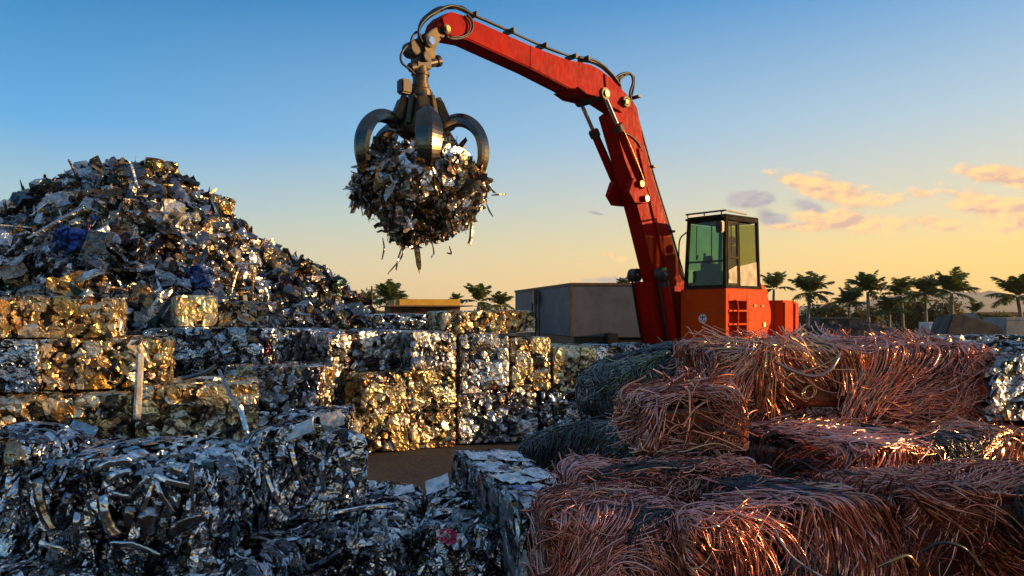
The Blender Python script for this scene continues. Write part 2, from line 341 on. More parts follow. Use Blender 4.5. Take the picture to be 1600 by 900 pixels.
WPAL={'copper':[(.42,(.93,.38,.23)),(.34,(.93,.48,.40)),(.12,(.93,.58,.32)),(.10,(.38,.12,.07)),(.04,(.05,.045,.045))],
      'copper_dark':[(.40,(.92,.34,.23)),(.34,(.93,.46,.41)),(.12,(.93,.56,.34)),(.12,(.30,.09,.055)),(.06,(.04,.036,.036))],
      'cable':[(.40,(.07,.078,.082)),(.28,(.15,.165,.165)),(.20,(.30,.32,.30)),(.09,(.22,.24,.15)),(.03,(.4,.2,.12))]}
for _k in WPAL:
    _t=sum(x[0] for x in WPAL[_k]); WPAL[_k]=[(x[0]/_t,x[1]) for x in WPAL[_k]]
def wire_body(dims,seed,pal,n=420,steps=26,step=.05,rad=.0065,r=.06,bundles=26,freq=3.2,loose=.06,flow=None,darkpatch=.10,slope=0.,sag=.02,up=.16,mixf=(.5,.2,.3)):
    """a pressed bale of wire: strands traced over a rounded box along a swirling flow; base centre at the origin"""
    rng=np.random.default_rng(seed); mb=MB(); w,d,h=dims; hc=np.array([0,0,h/2])
    P,Q=box_grid(dims,.07); Pc,_=roundbox(P,dims,r,0.); Pc=Pc*(1-2*.15/np.array(dims)); base=np.array([.22,.075,.045,.6]) if pal!='cable' else np.array([.03,.03,.032,.2])
    Pc[:,2]=np.maximum(Pc[:,2],-h/2+.003)
    mb.add(Pc+hc,Q,base)
    area=2*(w*h+d*h)+w*d; n=int(n*1.2); rad*=.95; nw=int(n*area)
    S,_=surf_points(dims,bundles,rng); field=Sines(rng,freq); wig=Sines(rng,freq*4)
    bdir=unit(rng.normal(size=(bundles,3))); boff=rng.uniform(-.11,.035,bundles); brnd=rng.choice(5,bundles,p=[x[0] for x in WPAL[pal]])
    dark=rng.random(bundles)<darkpatch
    p,pn=surf_points(dims,nw,rng); bk=pn[:,1]>.5; p[bk]=surf_points(dims,int(bk.sum()),rng)[0]; idx,_,_=near2(p+field(p)*.12,S,np.ones(3))
    off=np.maximum(boff[idx]+rng.uniform(-.065,.028,nw),-.135); p,nr=roundbox(p,dims,r,off)
    fl=np.zeros(3) if flow is None else np.array(flow)
    kind=rng.choice(3,bundles,p=mixf)[idx]; sgn=rng.choice([-1,1],bundles)[idx][:,None]
    def drape(nr,k):
        a=np.cross(np.array([1.,0,0]),nr)*sgn; b=np.array([1.,0,0])*sgn+np.zeros_like(nr); return np.where((k==0)[:,None],a*1.25,np.where((k==1)[:,None],b*1.25,0.))
    bias=bdir[idx]*.9+fl+rng.normal(size=(nw,3))*.11
    dv=field(p)*.8+bias*.6+drape(nr,kind); dv=unit(dv-(dv*nr).sum(1,keepdims=True)*nr)
    curl=rng.normal(size=nw)*np.where(rng.random(nw)<.2,.22,.05)+rng.normal(size=bundles)[idx]*.10
    up=np.where(rng.random(nw)<loose,rng.uniform(.02,up,nw),0.); ln=np.where(rng.random(nw)<.38,rng.uniform(.2,.45,nw),rng.uniform(.4,1.,nw))
    wk=np.where(rng.random(nw)<.25,.75,.2)
    path=np.zeros((nw,steps,3)); nor=np.zeros((nw,steps,3))
    for k in range(steps):
        t=k/(steps-1); o=off+.010*np.sin(k*.5+idx*1.7)+up*t**3
        p,nr=roundbox(p,dims,r,o); path[:,k]=p; nor[:,k]=nr
        f=field(p)*.75+bias*.35+drape(nr,kind)+wig(p)*wk[:,None]
        f=f-(f*nr).sum(1,keepdims=True)*nr; s=np.sign((f*dv).sum(1,keepdims=True)); s[s==0]=1
        dv=dv+f*s*.22+np.cross(nr,dv)*curl[:,None]
        dv=unit(dv-(dv*nr).sum(1,keepdims=True)*nr); p=p+dv*(step*ln)[:,None]
    path[...,2]=np.maximum(path[...,2],-h/2+.012)
    T=unit(np.gradient(path,axis=1)); B=unit(np.cross(nor,T)); A=np.cross(T,B)
    rd=rad*np.clip(rng.lognormal(0,.32,nw),.5,2.2)[:,None,None,None]
    an=np.arange(4)*PI/2
    V=path[:,:,None]+rd*(np.cos(an)[None,None,:,None]*A[:,:,None]+np.sin(an)[None,None,:,None]*B[:,:,None])
    I=np.arange(steps-1)[:,None]*4+np.arange(4); J=np.arange(steps-1)[:,None]*4+(np.arange(4)+1)%4
    q=np.stack([I,J,J+4,I+4],-1).reshape(-1,4)
    ci=np.where(rng.random(nw)<.62,brnd[idx],rng.choice(5,nw,p=[x[0] for x in WPAL[pal]]))
    c=np.array([x[1] for x in WPAL[pal]])[ci]*np.exp(rng.normal(size=(nw,1))*.28)
    dk=dark[idx]&(rng.random(nw)<.9); c[dk]=np.array([.035,.04,.045])*(1+rng.random((dk.sum(),1))); 
    met=np.where(c.max(1)>.15,.85,.25); c=c/np.maximum(1,c.max(1,keepdims=True)/.93); C=np.concatenate([np.clip(c,.01,.93),met[:,None]],1)
    mb.add(V.reshape(-1,3)+hc,(q[None]+(np.arange(nw)*steps*4)[:,None,None]).reshape(-1,4),np.repeat(C,steps*4,0))
    wp=Sines(rng,2.6)
    for a in mb.V:
        u=2*a[:,0]/w; a[:,2]*=1+slope*u/2-sag*np.abs(u)**3+.03*wp(a)[:,0]; a[:,:2]+=wp(a)[:,1:]*.035
    return mb
# ------------------------------------------------------------------ placing bales by their front face
def front(pxL,D,th,pxR):
    """left end of a front face at depth D, seen from pxL to pxR, its normal turned th degrees towards the east"""
    th=R(th); kL=(pxL-CX)/F; kR=(pxR-CX)/F; x0=kL*D; w=(kR*D-x0)/(math.cos(th)-kR*math.sin(th)); return x0,D,th,w
def place(pxL,D,th,pxR,depth):
    x0,y0,t,w=front(pxL,D,th,pxR); cx=x0+w/2*math.cos(t)-depth/2*math.sin(t); cy=y0+w/2*math.sin(t)+depth/2*math.cos(t)
    return cx,cy,t,w
DIMS={}
def metal_bale(label,pxL,D,th,pxR,depth,zb,zt,seed,pal='alu',group='pressed metal bales',rk=.5,**k):
    cx,cy,t,w=place(pxL,D,th,pxR,depth)
    step=max(.014,min(.03,D*.0017))
    w-=.03
    mb=(bale_body if 'groove' in k else lump_bale)((w,depth,zt-zb),seed,pal,step,**k)
    o=mb.obj('metal_bale',ALUD if pal=='dark' else ALU,sharp=24,loc=(cx,cy,zb),rz=t); o.rotation_euler=(R(rk*float(np.sin(seed*1.7))),R(rk*float(np.cos(seed*2.3))),t); tag(o,label,'metal bale',group); DIMS[o.name]=(w,depth,zt-zb); return o
def wire_bale(label,pxL,D,th,pxR,depth,zb,zt,seed,pal='copper',group='bales of copper wire',**k):
    cx,cy,t,w=place(pxL,D,th,pxR,depth)
    mb=wire_body((w,depth,zt-zb),seed,pal,**k)
    o=mb.obj('wire_bale',WIRE,loc=(cx,cy,zb),rz=t,smooth=True); tag(o,label,'wire bale',group); return o
# ------------------------------------------------------------------ the bales
W=metal_bale
near=dict(rk=2.5,cell=.15,nsheet=80,slen=.2,small=1.4,proud=.03,tilt=.3,stilt=.35,slump=.15)
shred=dict(rk=4.,cell=.12,nsheet=170,slen=.25,small=1.,stretch=(.9,.9,1.7),tilt=.4,stilt=.42,proud=.06,slim=(.06,.4),slump=.12,rr=.12)
mid=dict(cell=.19,nsheet=30,slen=.2,small=1.2,tilt=.26,rk=.8,slump=.02)
can=dict(cell=.23,nsheet=24,slen=.2,small=1.3,tilt=.24,rk=.8,slump=.02)
wall='bales in the far stacked wall'
# far wall, lower course
W('grey bale on the ground, lowest at the corner of the far wall, dark hollow face',548,15.65,25,640,1.3,0,.74,11,'warm',wall,**mid)
W('sunlit crumpled bale on the ground, second from the corner of the far wall',642,16.2,25,713,1.3,0,.74,12,'warm',wall,**mid)
W('wide bale on the ground behind the blue-topped bale, streaked silver and gold',716,16.85,15,841,1.3,0,1.04,13,'alu',wall,**mid)
W('dull grey bale on the ground beside the humped cable bale',845,17.35,15,925,1.3,0,1.03,14,'dark',wall,**mid)
# second course
W('bale with a brown bowl-shaped dent in its sunlit face',566,15.85,25,713,1.35,.75,1.57,15,'warm',wall,**mid)
W('narrow bale at the wall corner, dark end and thin sunlit edge',536,16.1,25,562,1.5,0,1.56,16,'warm',wall,**mid)
W('tall sunlit bale standing in the far wall, finely crumpled, first of three',719,16.9,15,796,1.25,1.05,2.3,17,'alu',wall,**mid)
W('tall sunlit bale with long folded flakes, in the middle of three uprights',799,17.25,15,861,1.25,1.05,2.22,18,'warm',wall,**can)
W('golden bale with big smooth lumps, last upright before the grey ones',865,17.5,15,931,1.2,1.04,2.04,19,'gold',wall,**can)
W('small dull bale wedged between the golden bale and the pale silver bale',933,17.75,15,973,1.2,0,2.03,20,'dark',wall,**mid)
W('pale silver bale in the far wall beneath the crane cab',976,17.9,8,1092,1.2,0,2.06,21,'alu',wall,**mid)
# third course and top
W('small sunlit bale on top of the bowl-dented bale',642,16.3,25,713,1.2,1.58,2.36,22,'alu',wall,**mid)
W('blue-grey bale on the third course with large pale flakes, in shade',514,16.2,33,632,1.6,1.57,2.38,23,'alu',wall,**can)
W('dark blue bale set back in the third course of the far wall',462,17.6,33,520,1.6,1.5,2.40,24,'dark',wall,**mid)
W('shaded bale at the heap foot, round pale discs in its face',268,16.4,-14,414,1.5,1.76,2.44,25,'dark',wall,**can)
W('flat gold-lit bale lying on top of the far wall',690,17.2,15,837,2.2,2.31,2.80,26,'warm',wall,**mid)
W('dull bale lying on the wall behind the flat gold-lit one',585,19.8,20,690,1.4,1.7,2.72,27,'dark',wall,**mid)
W('shaded silver bale with big square flakes under the disc-faced bale',350,15.3,-8,498,1.4,.9,1.75,28,'alu',wall,**can)
W('dark low bale carrying the square-flaked silver bale',340,15.1,-6,520,1.5,0,.88,29,'dark',wall,**mid)
W('bright yellow square-ended bale standing alone at the heap foot',273,17.0,28,340,1.1,2.47,3.13,30,'gold',wall,cell=.36,nsheet=8,slen=.2,tilt=.10,small=.8)
W('low bale under the lone yellow one, half buried by scrap',225,17.0,12,345,1.6,0,2.45,31,'dark',wall,**mid)
W('scrappy bale behind the lone yellow one, light flake on its corner',341,18.4,20,420,1.2,0,3.02,32,'heap',wall,**mid)
# golden stack
can=dict(can,cell=.17,nsheet=34,slen=.17); mid=dict(mid,cell=.15)
g='bales in the golden stack'
W('gold bale on top of the golden stack, brown rounded lumps',9,10.8,19,182,1.2,2.42,2.98,41,'warm',g,**can)
W('end bale on top of the golden stack, cut by the picture edge',-150,10.3,14,4,1.2,2.42,2.96,42,'warm',g,**can)
W('gold bale with a large round lump, below the top of the golden stack',63,10.6,19,264,1.3,1.72,2.40,43,'warm',g,**can)
W('dark dull bale beside the round-lumped gold bale',-140,10.1,14,58,1.3,1.72,2.40,44,'dark',g,**can)
W('brown-gold bale in the third course of the golden stack',-40,10.0,17,207,1.3,.98,1.70,45,'warm',g,**can)
W('gold bale with loose flakes spilling off it, beside the upright plank',211,10.35,18,402,1.4,1.02,1.80,46,'warm',g,**can)
W('bottom bale of the golden stack, mostly hidden by darker bales',-60,10.0,12,420,1.3,0,.97,47,'dark',g,**mid)
W('dark bale with loose plates lying on its top, ahead of the wall corner',428,12.3,6,545,1.2,0,1.17,48,'dark',g,**mid)
# dark front stack
g='dark bales in the shaded front stack'
W('low flat-topped bale before the golden stack, tan plate on it',-110,8.2,-4,200,1.5,0,1.26,51,'dark',g,**near)
W('shaded bale behind the strip-covered bale, grey lumps and strips on it',205,9.0,-3,420,.9,0,.92,52,'dark',g,**near)
F1=W('big shredded dark bale with a fan of bright strips on its face',40,6.15,-7,322,.95,.80,1.63,53,'dark',g,**shred)
W('shredded bale cut by the picture edge next to the strip-fanned bale',-140,6.45,-6,34,.95,.80,1.68,54,'dark',g,**shred)
F2=W('turned shredded bale with long bent strips down its side',384,7.2,26,564,1.0,.81,1.60,55,'dark',g,**shred)
F3=W('low dark bale with a long bent bar across its front',402,7.2,-3,628,1.9,0,.80,56,'dark',g,**shred)
F4=W('low dark bale with a pink and white printed patch',634,7.5,-4,782,1.4,0,.80,57,'dark',g,**shred)
W('lowest shredded bale under the strip-fanned bale',-120,5.8,-4,205,1.7,0,.79,58,'dark',g,**shred)
W('lowest dark bale between strip-fanned and bar-fronted bales',212,5.75,-3,392,1.5,0,.78,59,'dark',g,**shred)
F5=W('long dark bale with a pale blue-white top and printed patch',812,6.8,17,930,2.65,0,1.11,60,'alu',g,cell=.12,nsheet=110,slen=.2,stretch=(.7,1.3,1.3),tilt=.3,proud=.03)
# ------------------------------------------------------------------ wire bales
WB=wire_bale; cp='bales of copper wire'
WB('wide copper bale on top of the copper stack, tangled strands catching sun',1128,8.5,5,1546,1.5,1.57,2.39,71,'copper',cp,n=820,rad=.0064,bundles=34,darkpatch=.03,flow=(0,0,.45),step=.055,loose=.10,up=.22,sag=.05)
WB('copper bale with hooked ends, second in height, nearest the cable bales',1004,7.1,4,1165,.85,1.52,2.06,72,'copper',cp,darkpatch=.0,n=760,rad=.0068,bundles=16,flow=(.4,.1,-.3),mixf=(.1,.65,.25),slope=.10,sag=.05,loose=.12,up=.25)
WB('big corner-on copper bale with a black cable swirl in its side',1310,7.1,25,1690,2.0,.80,1.56,73,'copper_dark',cp,n=620,rad=.0068,bundles=36,darkpatch=.22)
WB('middle copper bale overhanging the blue-topped bale, loops of strands on top',900,6.15,8,1222,.85,.78,1.51,74,'copper_dark',cp,n=700,rad=.006,bundles=26,flow=(0,0,.3))
WB('lowest copper bale touching the blue-topped bale, long drooping strands',860,5.4,8,1084,.72,0,1.37,75,'copper_dark',cp,n=720,rad=.0055,bundles=22)
WB('lowest copper bale, arching strands and a grey cable hanging over',1090,5.25,9,1410,.95,0,1.47,76,'copper_dark',cp,n=720,rad=.0055,bundles=26)
WB('lowest copper bale at the picture corner, yellowish coil in its face',1418,5.5,10,1760,1.2,0,1.54,77,'copper_dark',cp,n=700,rad=.0055,bundles=28)
WB('humped black cable bale behind the hooked copper bale',902,10.4,-8,1092,1.3,1.36,2.17,81,'cable','bales of black cable',n=480,rad=.0085,r=.25,bundles=22,freq=2.8,slope=.42,mixf=(.3,.4,.3),loose=.04)
WB('low black cable bale sagging between blue-topped and humped bales',812,9.75,-4,1010,1.2,0,1.36,82,'cable','bales of black cable',n=420,rad=.0085,r=.22,bundles=22,freq=2.8,slope=.25,mixf=(.3,.4,.3),loose=.05)
WB('black cable bale under the humped one, mostly hidden by copper',1014,9.9,-4,1110,1.2,0,1.35,83,'cable','bales of black cable',n=260,rad=.009,r=.3,bundles=6,loose=.03)
W('silver bale ending the copper stack at the picture edge',1552,8.6,8,1720,1.3,1.6,2.40,61,'alu',wall,**near)
W('bluish silver bale behind the top copper bale',1396,10.4,3,1640,1.1,0,2.44,62,'alu',wall,**mid)
# two unseen copper bales added past the east edge to shade the front bales
for z,sd in ((0,91),(1.4,92)):
    mb=wire_body((1.7,1.7,1.38),sd,'copper',n=200,rad=.010,bundles=12); tag(mb.obj('wire_bale',WIRE,loc=(5.95,6.0,z),smooth=True),('lower' if z==0 else 'upper')+' unseen copper bale, added beyond the copper stack to cast shade','wire bale',cp)
# ------------------------------------------------------------------ the material handler
PH=R(40.); MU=np.array([-math.cos(PH),-math.sin(PH),0]); MN=np.array([math.sin(PH),-math.cos(PH),0]); MBASE=np.array([3.9,19.,0.])
def MW(s,off,z): return MBASE+MU*s+MN*off+np.array([0,0,z])
def mp(px,py,off=0.):
    k=(px-CX)/F; b=MBASE+MN*off; s=(b[0]-k*b[1])/(-MU[0]+k*MU[1]); Y=b[1]+MU[1]*s; return s,CZ-(py-HY)/F*Y
def mw(px,py,off=0.):
    s,z=mp(px,py,off); return MW(s,off,z)
MAX=np.array([MU,MN,[0,0,1.]])
crane=empty('material_handler',tuple(MBASE),'red crane with orange cab, lifting scrap in its grab','crane')
ORG=MBASE
def part(name,mb,m,parent=crane,smooth=False,bev=0.):
    o=mb.obj(name,m,parent,smooth,off=ORG)
    if bev: bevel(o,bev)
    return o
def prism(mb,pix,off0,off1,trace=None,C=WHITE):
    """outline given by bearings in the machine's plane, extruded across it"""
    tr=max(off0,off1) if trace is None else trace
    sz=[mp(x,y,tr) for x,y in pix]; n=len(sz)
    V=[MW(s,off0,z) for s,z in sz]+[MW(s,off1,z) for s,z in sz]
    mb.add(V,[list(range(n)),list(range(n,2*n))[::-1]]+[[i,i+n,(i+1)%n+n,(i+1)%n] for i in range(n)],C)
def pin(mb,px,py,off0,off1,r,trace,n=18):
    s,z=mp(px,py,trace); m_cyl(mb,MW(s,off0,z),MW(s,off1,z),r,n=n)
# boom
mb=MB(); prism(mb,[(684,42),(688,30),(696,21),(706,18),(720,22),(737,29),(830,71),(890,94),(908,97),(924,101),(938,108),(950,117),(966,134),(984,153),(981,170),(972,176),(955,165),(934,151),(914,146),(900,145),(886,136),(830,107),(732,62),(700,56)],-.225,.225)
boom=part('boom',mb,RED,bev=.02)
mb=MB(); prism(mb,[(945,115),(953,120),(967,135),(985,153),(981,172),(973,176),(949,162)],.23,.262,trace=.26); prism(mb,[(945,115),(953,120),(967,135),(985,153),(981,172),(973,176),(949,162)],-.262,-.23,trace=-.05); part('knuckle_plate',mb,RED,boom,bev=.006)
mb=MB(); prism(mb,[(829,71),(831,72),(831,106),(829,105)],.226,.236); part('weld_seam',mb,RED,boom)
mb=MB(); prism(mb,[(690,27),(700,19),(716,23),(733,34),(736,50),(728,60),(712,59),(696,52)],.228,.27); part('tip_gusset',mb,RED,boom,bev=.02)
mb=MB()
for off in(-.37,.30): prism(mb,[(900,136),(944,136),(952,146),(946,156),(936,152),(915,147)],off,off+.07,trace=.33)
part('cylinder_lug',mb,RED,boom,bev=.01)
# mast
mb=MB(); prism(mb,[(955,178),(972,165),(990,158),(996,168),(1010,240),(1040,340),(1070,440),(1071,447),(1027,447),(1022,430),(1000,340),(977,255)],-.20,.20)
mast=part('mast',mb,RED,bev=.018)
mb=MB(); prism(mb,[(998,232),(1001,231),(1049,441),(1045,441)],.203,.245); part('stiffener_rib',mb,RED,mast)
mb=MB(); prism(mb,[(1010,440),(1071,440),(1080,600),(1042,600)],-.17,.17); part('boom_foot',mb,RED,bev=.012)
mb=MB(); pin(mb,978,159,-.34,.34,.12,.3); pin(mb,978,159,.34,.37,.07,.3); part('knuckle_pin',mb,DARK,bev=.01)
mb=MB(); pin(mb,944,147,-.42,.42,.13,.36); part('upper_pin',mb,DARK,bev=.01); mb=MB(); pin(mb,944,147,.42,.46,.07,.36); part('pin_cap',mb,BRASS,bev=.008); mb=MB(); pin(mb,978,159,.37,.40,.045,.36); part('pin_cap',mb,BRASS,bev=.008)
mb=MB(); prism(mb,[(990,278),(1006,280),(1016,312),(1010,318),(992,316),(983,300)],.203,.36); prism(mb,[(990,278),(1006,280),(1016,312),(1010,318),(992,316),(983,300)],-.36,-.203,trace=.36); part('cylinder_bracket',mb,RED,mast,bev=.01)
for off in(.36,-.36):
    a=mw(944,147,.36); b=mw(965,196,.36); c=mw(1003,288,.36); sh=MN*(off-.36)
    mb=MB(); m_cyl(mb,b+sh,c+sh,.085); m_cyl(mb,b+sh-(c-b)*.02,b+sh+(c-b)*.09,.11); m_cyl(mb,c+sh-MN*.08,c+sh+MN*.08,.1)
    cyl=part('lift_cylinder',mb,RED if off>0 else RED,smooth=False,bev=.008)
    mb=MB(); m_cyl(mb,a+sh,b+sh,.045); part('piston_rod',mb,CHROME,cyl,smooth=True)
    mb=MB(); m_cyl(mb,b+sh-(c-b)*.01,b+sh+(c-b)*.10,.118); part('cylinder_collar',mb,DARK,cyl,bev=.01)
    mb=MB(); m_tube(mb,[b+sh+MN*.1+(c-b)*.08,b+sh+MN*.115+(c-b)*.5,c+sh+MN*.1-(c-b)*.06],.016); part('oil_line',mb,BRASS if off>0 else RUBBER,cyl,smooth=True)
for x,y in((1003,287),(1011,310)):
    for a,b in((.2,.47),(-.47,-.2)): mb=MB(); pin(mb,x,y,a,b,.07,.45); part('bracket_pin',mb,BRASS,mast,bev=.01)
for off in(.40,-.40):
    a=mw(1034,428,.40); c=mw(1062,590,.40); sh=MN*(off-.40); d=(c-a)
    mb=MB(); m_cyl(mb,a+sh+d*.1,c+sh,.12); m_cyl(mb,a+sh-MN*.09,a+sh+MN*.09,.15)
    cyl=part('boom_cylinder',mb,RED,bev=.01)
    mb=MB(); m_cyl(mb,a+sh-MN*.11,a+sh+MN*.11,.155); m_cyl(mb,a+sh+d*.07,a+sh+d*.12,.125); part('cylinder_eye',mb,DARK,cyl,bev=.01)
    mb=MB(); m_cyl(mb,a+sh+MN*.11,a+sh+MN*.14,.06); part('pin_cap',mb,CHROME,cyl,bev=.008)
    mb=MB(); m_tube(mb,[a+sh-MU*-.13+d*.05,a+sh+MU*.16+d*.3,a+sh+MU*.17+d*.6,c+sh+MU*.13],.022); part('oil_line',mb,RUBBER,cyl,smooth=True)
# hoses
def hose(pts,off,r=.02,name='hose',m=RUBBER,par=crane):
    mb=MB(); m_tube(mb,[mw(x,y,o if o is not None else off) for x,y,o in [(p+(None,))[:3] for p in pts]],r); return part(name,mb,m,par,smooth=True)
hose([(700,11),(712,11),(737,22),(780,41),(830,64),(870,80),(890,87),(912,90)],.1,.022,'hydraulic_pipe',DARK)
hose([(700,13),(715,14),(740,25),(800,51),(860,78),(905,92)],-.05,.02,'hydraulic_pipe',DARK)
for dy,o in((0,.12),(3,.0),(5,-.1)):
    hose([(905,90+dy),(922,92+dy),(938,99+dy),(952,111+dy),(963,124+dy),(970,134+dy)],o,.026)
hose([(960,124),(968,117),(978,114),(986,116),(989,128),(985,142),(984,152)],.1,.026); hose([(962,128),(971,119),(981,116),(990,120),(990,136),(986,154)],-.02,.026); hose([(968,138),(969,124),(976,119)],.0,.022)
hose([(985,148),(987,165),(995,190),(1009,240),(1024,292),(1043,352),(1056,400),(1068,432),(1072,452)],.15,.022); hose([(985,150),(990,166),(998,190),(1012,240),(1027,292),(1047,356),(1060,402),(1070,436),(1074,456)],.05,.026)
hose([(976,208),(985,212),(996,222),(1004,236)],.22,.018)
for x,y in((737,25),(795,50),(846,73),(892,90),(912,93)): mb=MB(); m_box(mb,mw(x,y,.05),(.05,.34,.10),ax=MAX); part('hose_clamp',mb,DARK,boom,bev=.008)
for x,y in((993,152),(1017,261),(1046,362)): mb=MB(); m_box(mb,mw(x,y,.12),(.12,.26,.05),ax=MAX); part('hose_clamp',mb,DARK,mast,bev=.008)
for k,(o,dx) in enumerate(((.20,0),(.08,-2),(-.06,2),(-.16,-4))):
    hose([(738,22+k),(722,13+dx/2),(704,9+k),(686,16+dx),(668,27+dx),(657,40+dx),(654,52+k),(660,66)],o,.024)
hose([(730,22),(738,34),(737,48),(726,58),(708,61),(698,57)],.29,.022); hose([(726,24),(734,36),(732,50),(722,57),(704,58)],.31,.018)
hose([(656,62),(638,70),(627,84),(628,98),(640,108),(648,116)],.1,.022); hose([(660,60),(652,50),(644,58),(642,70)],.15,.022)
# grab
GS,GZ=mp(657,150,0); G=MW(GS,0,GZ)
def GW(r,a,z):      # a: bearing round the grab, 0 towards the viewer's side, turning to the east
    return G+np.array([math.sin(a)*r,-math.cos(a)*r,z])
mb=MB()
for o in(-.21,.14): prism(mb,[(662,58),(672,48),(694,36),(702,40),(704,48),(686,64),(680,76),(679,92),(668,92),(662,76)],o,o+.07,trace=.18)
link_=part('grab_link',mb,GRIME,bev=.012)
for x,y,w,r in((697,46,.30,.085),(673,64,.27,.11)):
    mb=MB(); pin(mb,x,y,-w,w,r,.25); part('link_pin',mb,DARK,link_,bev=.01); mb=MB(); pin(mb,x,y,w,w+.03,r*.65,.25); part('pin_cap',mb,CHROME if r>.1 else BRASS,link_,bev=.01)
mb=MB(); pin(mb,651,74,-.18,.14,.14,.1); prism(mb,[(660,56),(680,60),(672,86),(650,88),(642,74)],-.12,.12,trace=.1); m_box(mb,mw(658,97,0),(.30,.24,.26),ax=MAX); p0=mw(640,106,.02); p1=mw(686,95,.02); m_cyl(mb,p0,p1,.085); m_cyl(mb,p1-(p1-p0)*.12,p1+(p1-p0)*.02,.105)
m_cyl(mb,mw(658,92,0)-MN*.22,mw(658,92,0)+MN*.22,.09)
part('swivel_joint',mb,DARK,bev=.012)
mb=MB(); m_lathe(mb,G,[(0,.52),(.135,.52),(.135,.42),(.165,.42),(.165,.36),(.14,.36),(.14,.2),(.16,.2),(.16,.13),(.20,.10),(.20,.06),(.225,.06),(.225,-.02),(.18,-.02),(0,-.02)],28); part('rotator',mb,GRIME,bev=.004)
mb=MB(); m_box(mb,mw(632,136,.0),(.22,.2,.26),ax=MAX); mo=part('rotator_motor',mb,DARK,bev=.03)
grab=MB(); m_lathe(grab,G,[(0,-.03),(.19,-.03),(.26,-.12),(.31,-.34),(.38,-.50),(.42,-.62),(.38,-.72),(.25,-.80),(0,-.80)],20)
grab=part('grab_head',grab,GRIME,bev=.01)
AZ=[R(14+72*k) for k in range(5)]
for a in AZ:
    er=np.array([math.sin(a),-math.cos(a),0]); et=np.array([math.cos(a),math.sin(a),0]); ez=np.array([0,0,1.])
    mb=MB(); d=unit(er*.42-ez); ax=np.array([et,np.cross(d,et),d])
    m_box(mb,GW(.42,a,-.33),(.22,.16,.46),ax=ax)
    gd=part('cylinder_guard',mb,GRIME,grab,bev=.03)
    mb=MB(); m_cyl(mb,GW(.30,a,-.06),GW(.56,a,-.62),.075); m_cyl(mb,GW(.36,a,-.64)-et*.12,GW(.36,a,-.64)+et*.12,.07); m_cyl(mb,GW(.50,a,-.56)-et*.1,GW(.50,a,-.56)+et*.1,.06); part('grab_cylinder',mb,DARK,grab,bev=.006)
    a2=a+R(36); mb=MB(); e2=np.array([math.sin(a2),-math.cos(a2),0]); m_box(mb,GW(.33,a2,-.32),(.10,.14,.56),ax=np.array([np.array([math.cos(a2),math.sin(a2),0]),np.cross(unit(e2*.25-ez),np.array([math.cos(a2),math.sin(a2),0])),unit(e2*.25-ez)])); part('head_rib',mb,GRIME,grab,bev=.01)
    prof=smooth_path([(.30,0,-.64),(.46,0,-.50),(.72,0,-.44),(.95,0,-.56),(1.10,0,-.82),(1.13,0,-1.12),(1.06,0,-1.40),(.94,0,-1.62)],5)[:,[0,2]]
    Tn=unit(np.gradient(prof,axis=0)); nr=np.stack([-Tn[:,1],Tn[:,0]],1); nr*=np.sign((nr*(prof-np.array([.3,-1.1]))).sum(1,keepdims=True))
    q=np.linspace(0,1,len(prof)); wd=np.interp(q,[0,.12,.3,.55,.8,.93,1],[.10,.11,.16,.235,.19,.10,.055]); th=np.interp(q,[0,.2,.6,.9,1],[.11,.10,.085,.07,.03]); rg=np.interp(q,[0,.2,.5,.85,1],[.0,.05,.07,.05,.0])
    sec=[]
    for i in range(len(prof)):
        P=lambda x,h: G+er*(prof[i,0]+nr[i,0]*h)+ez*(prof[i,1]+nr[i,1]*h)+et*x
        W_=wd[i]; sec.append([P(-W_,-th[i]),P(-W_,0),P(-W_*.62,th[i]*.55),P(-W_*.16,th[i]*.6+rg[i]),P(W_*.16,th[i]*.6+rg[i]),P(W_*.62,th[i]*.55),P(W_,0),P(W_,-th[i]),P(W_*.5,-th[i]*.75),P(-W_*.5,-th[i]*.75)])
    sec=np.array(sec); m,k=sec.shape[:2]; I=np.arange(m-1)[:,None]*k+np.arange(k); J=np.arange(m-1)[:,None]*k+(np.arange(k)+1)%k
    mb=MB(); mb.add(sec.reshape(-1,3),np.concatenate([np.stack([I,J,J+k,I+k],-1).reshape(-1,4)]),WHITE); mb.add(sec[0],[list(range(k))],WHITE); mb.add(sec[-1],[list(range(k))[::-1]],WHITE)
    t=part('grab_tine',mb,STEEL,grab,bev=.006)
    i=int(m*.86); mb=MB(); s2=sec[i:]*1.0; cen=s2.mean(1,keepdims=True); s2=cen+(s2-cen)*1.06; mm=len(s2); I=np.arange(mm-1)[:,None]*k+np.arange(k); J=np.arange(mm-1)[:,None]*k+(np.arange(k)+1)%k
    mb.add(s2.reshape(-1,3),np.stack([I,J,J+k,I+k],-1).reshape(-1,4),WHITE); mb.add(s2[0],[list(range(k))],WHITE); mb.add(s2[-1],[list(range(k))[::-1]],WHITE); part('tine_tip',mb,STEEL,t)
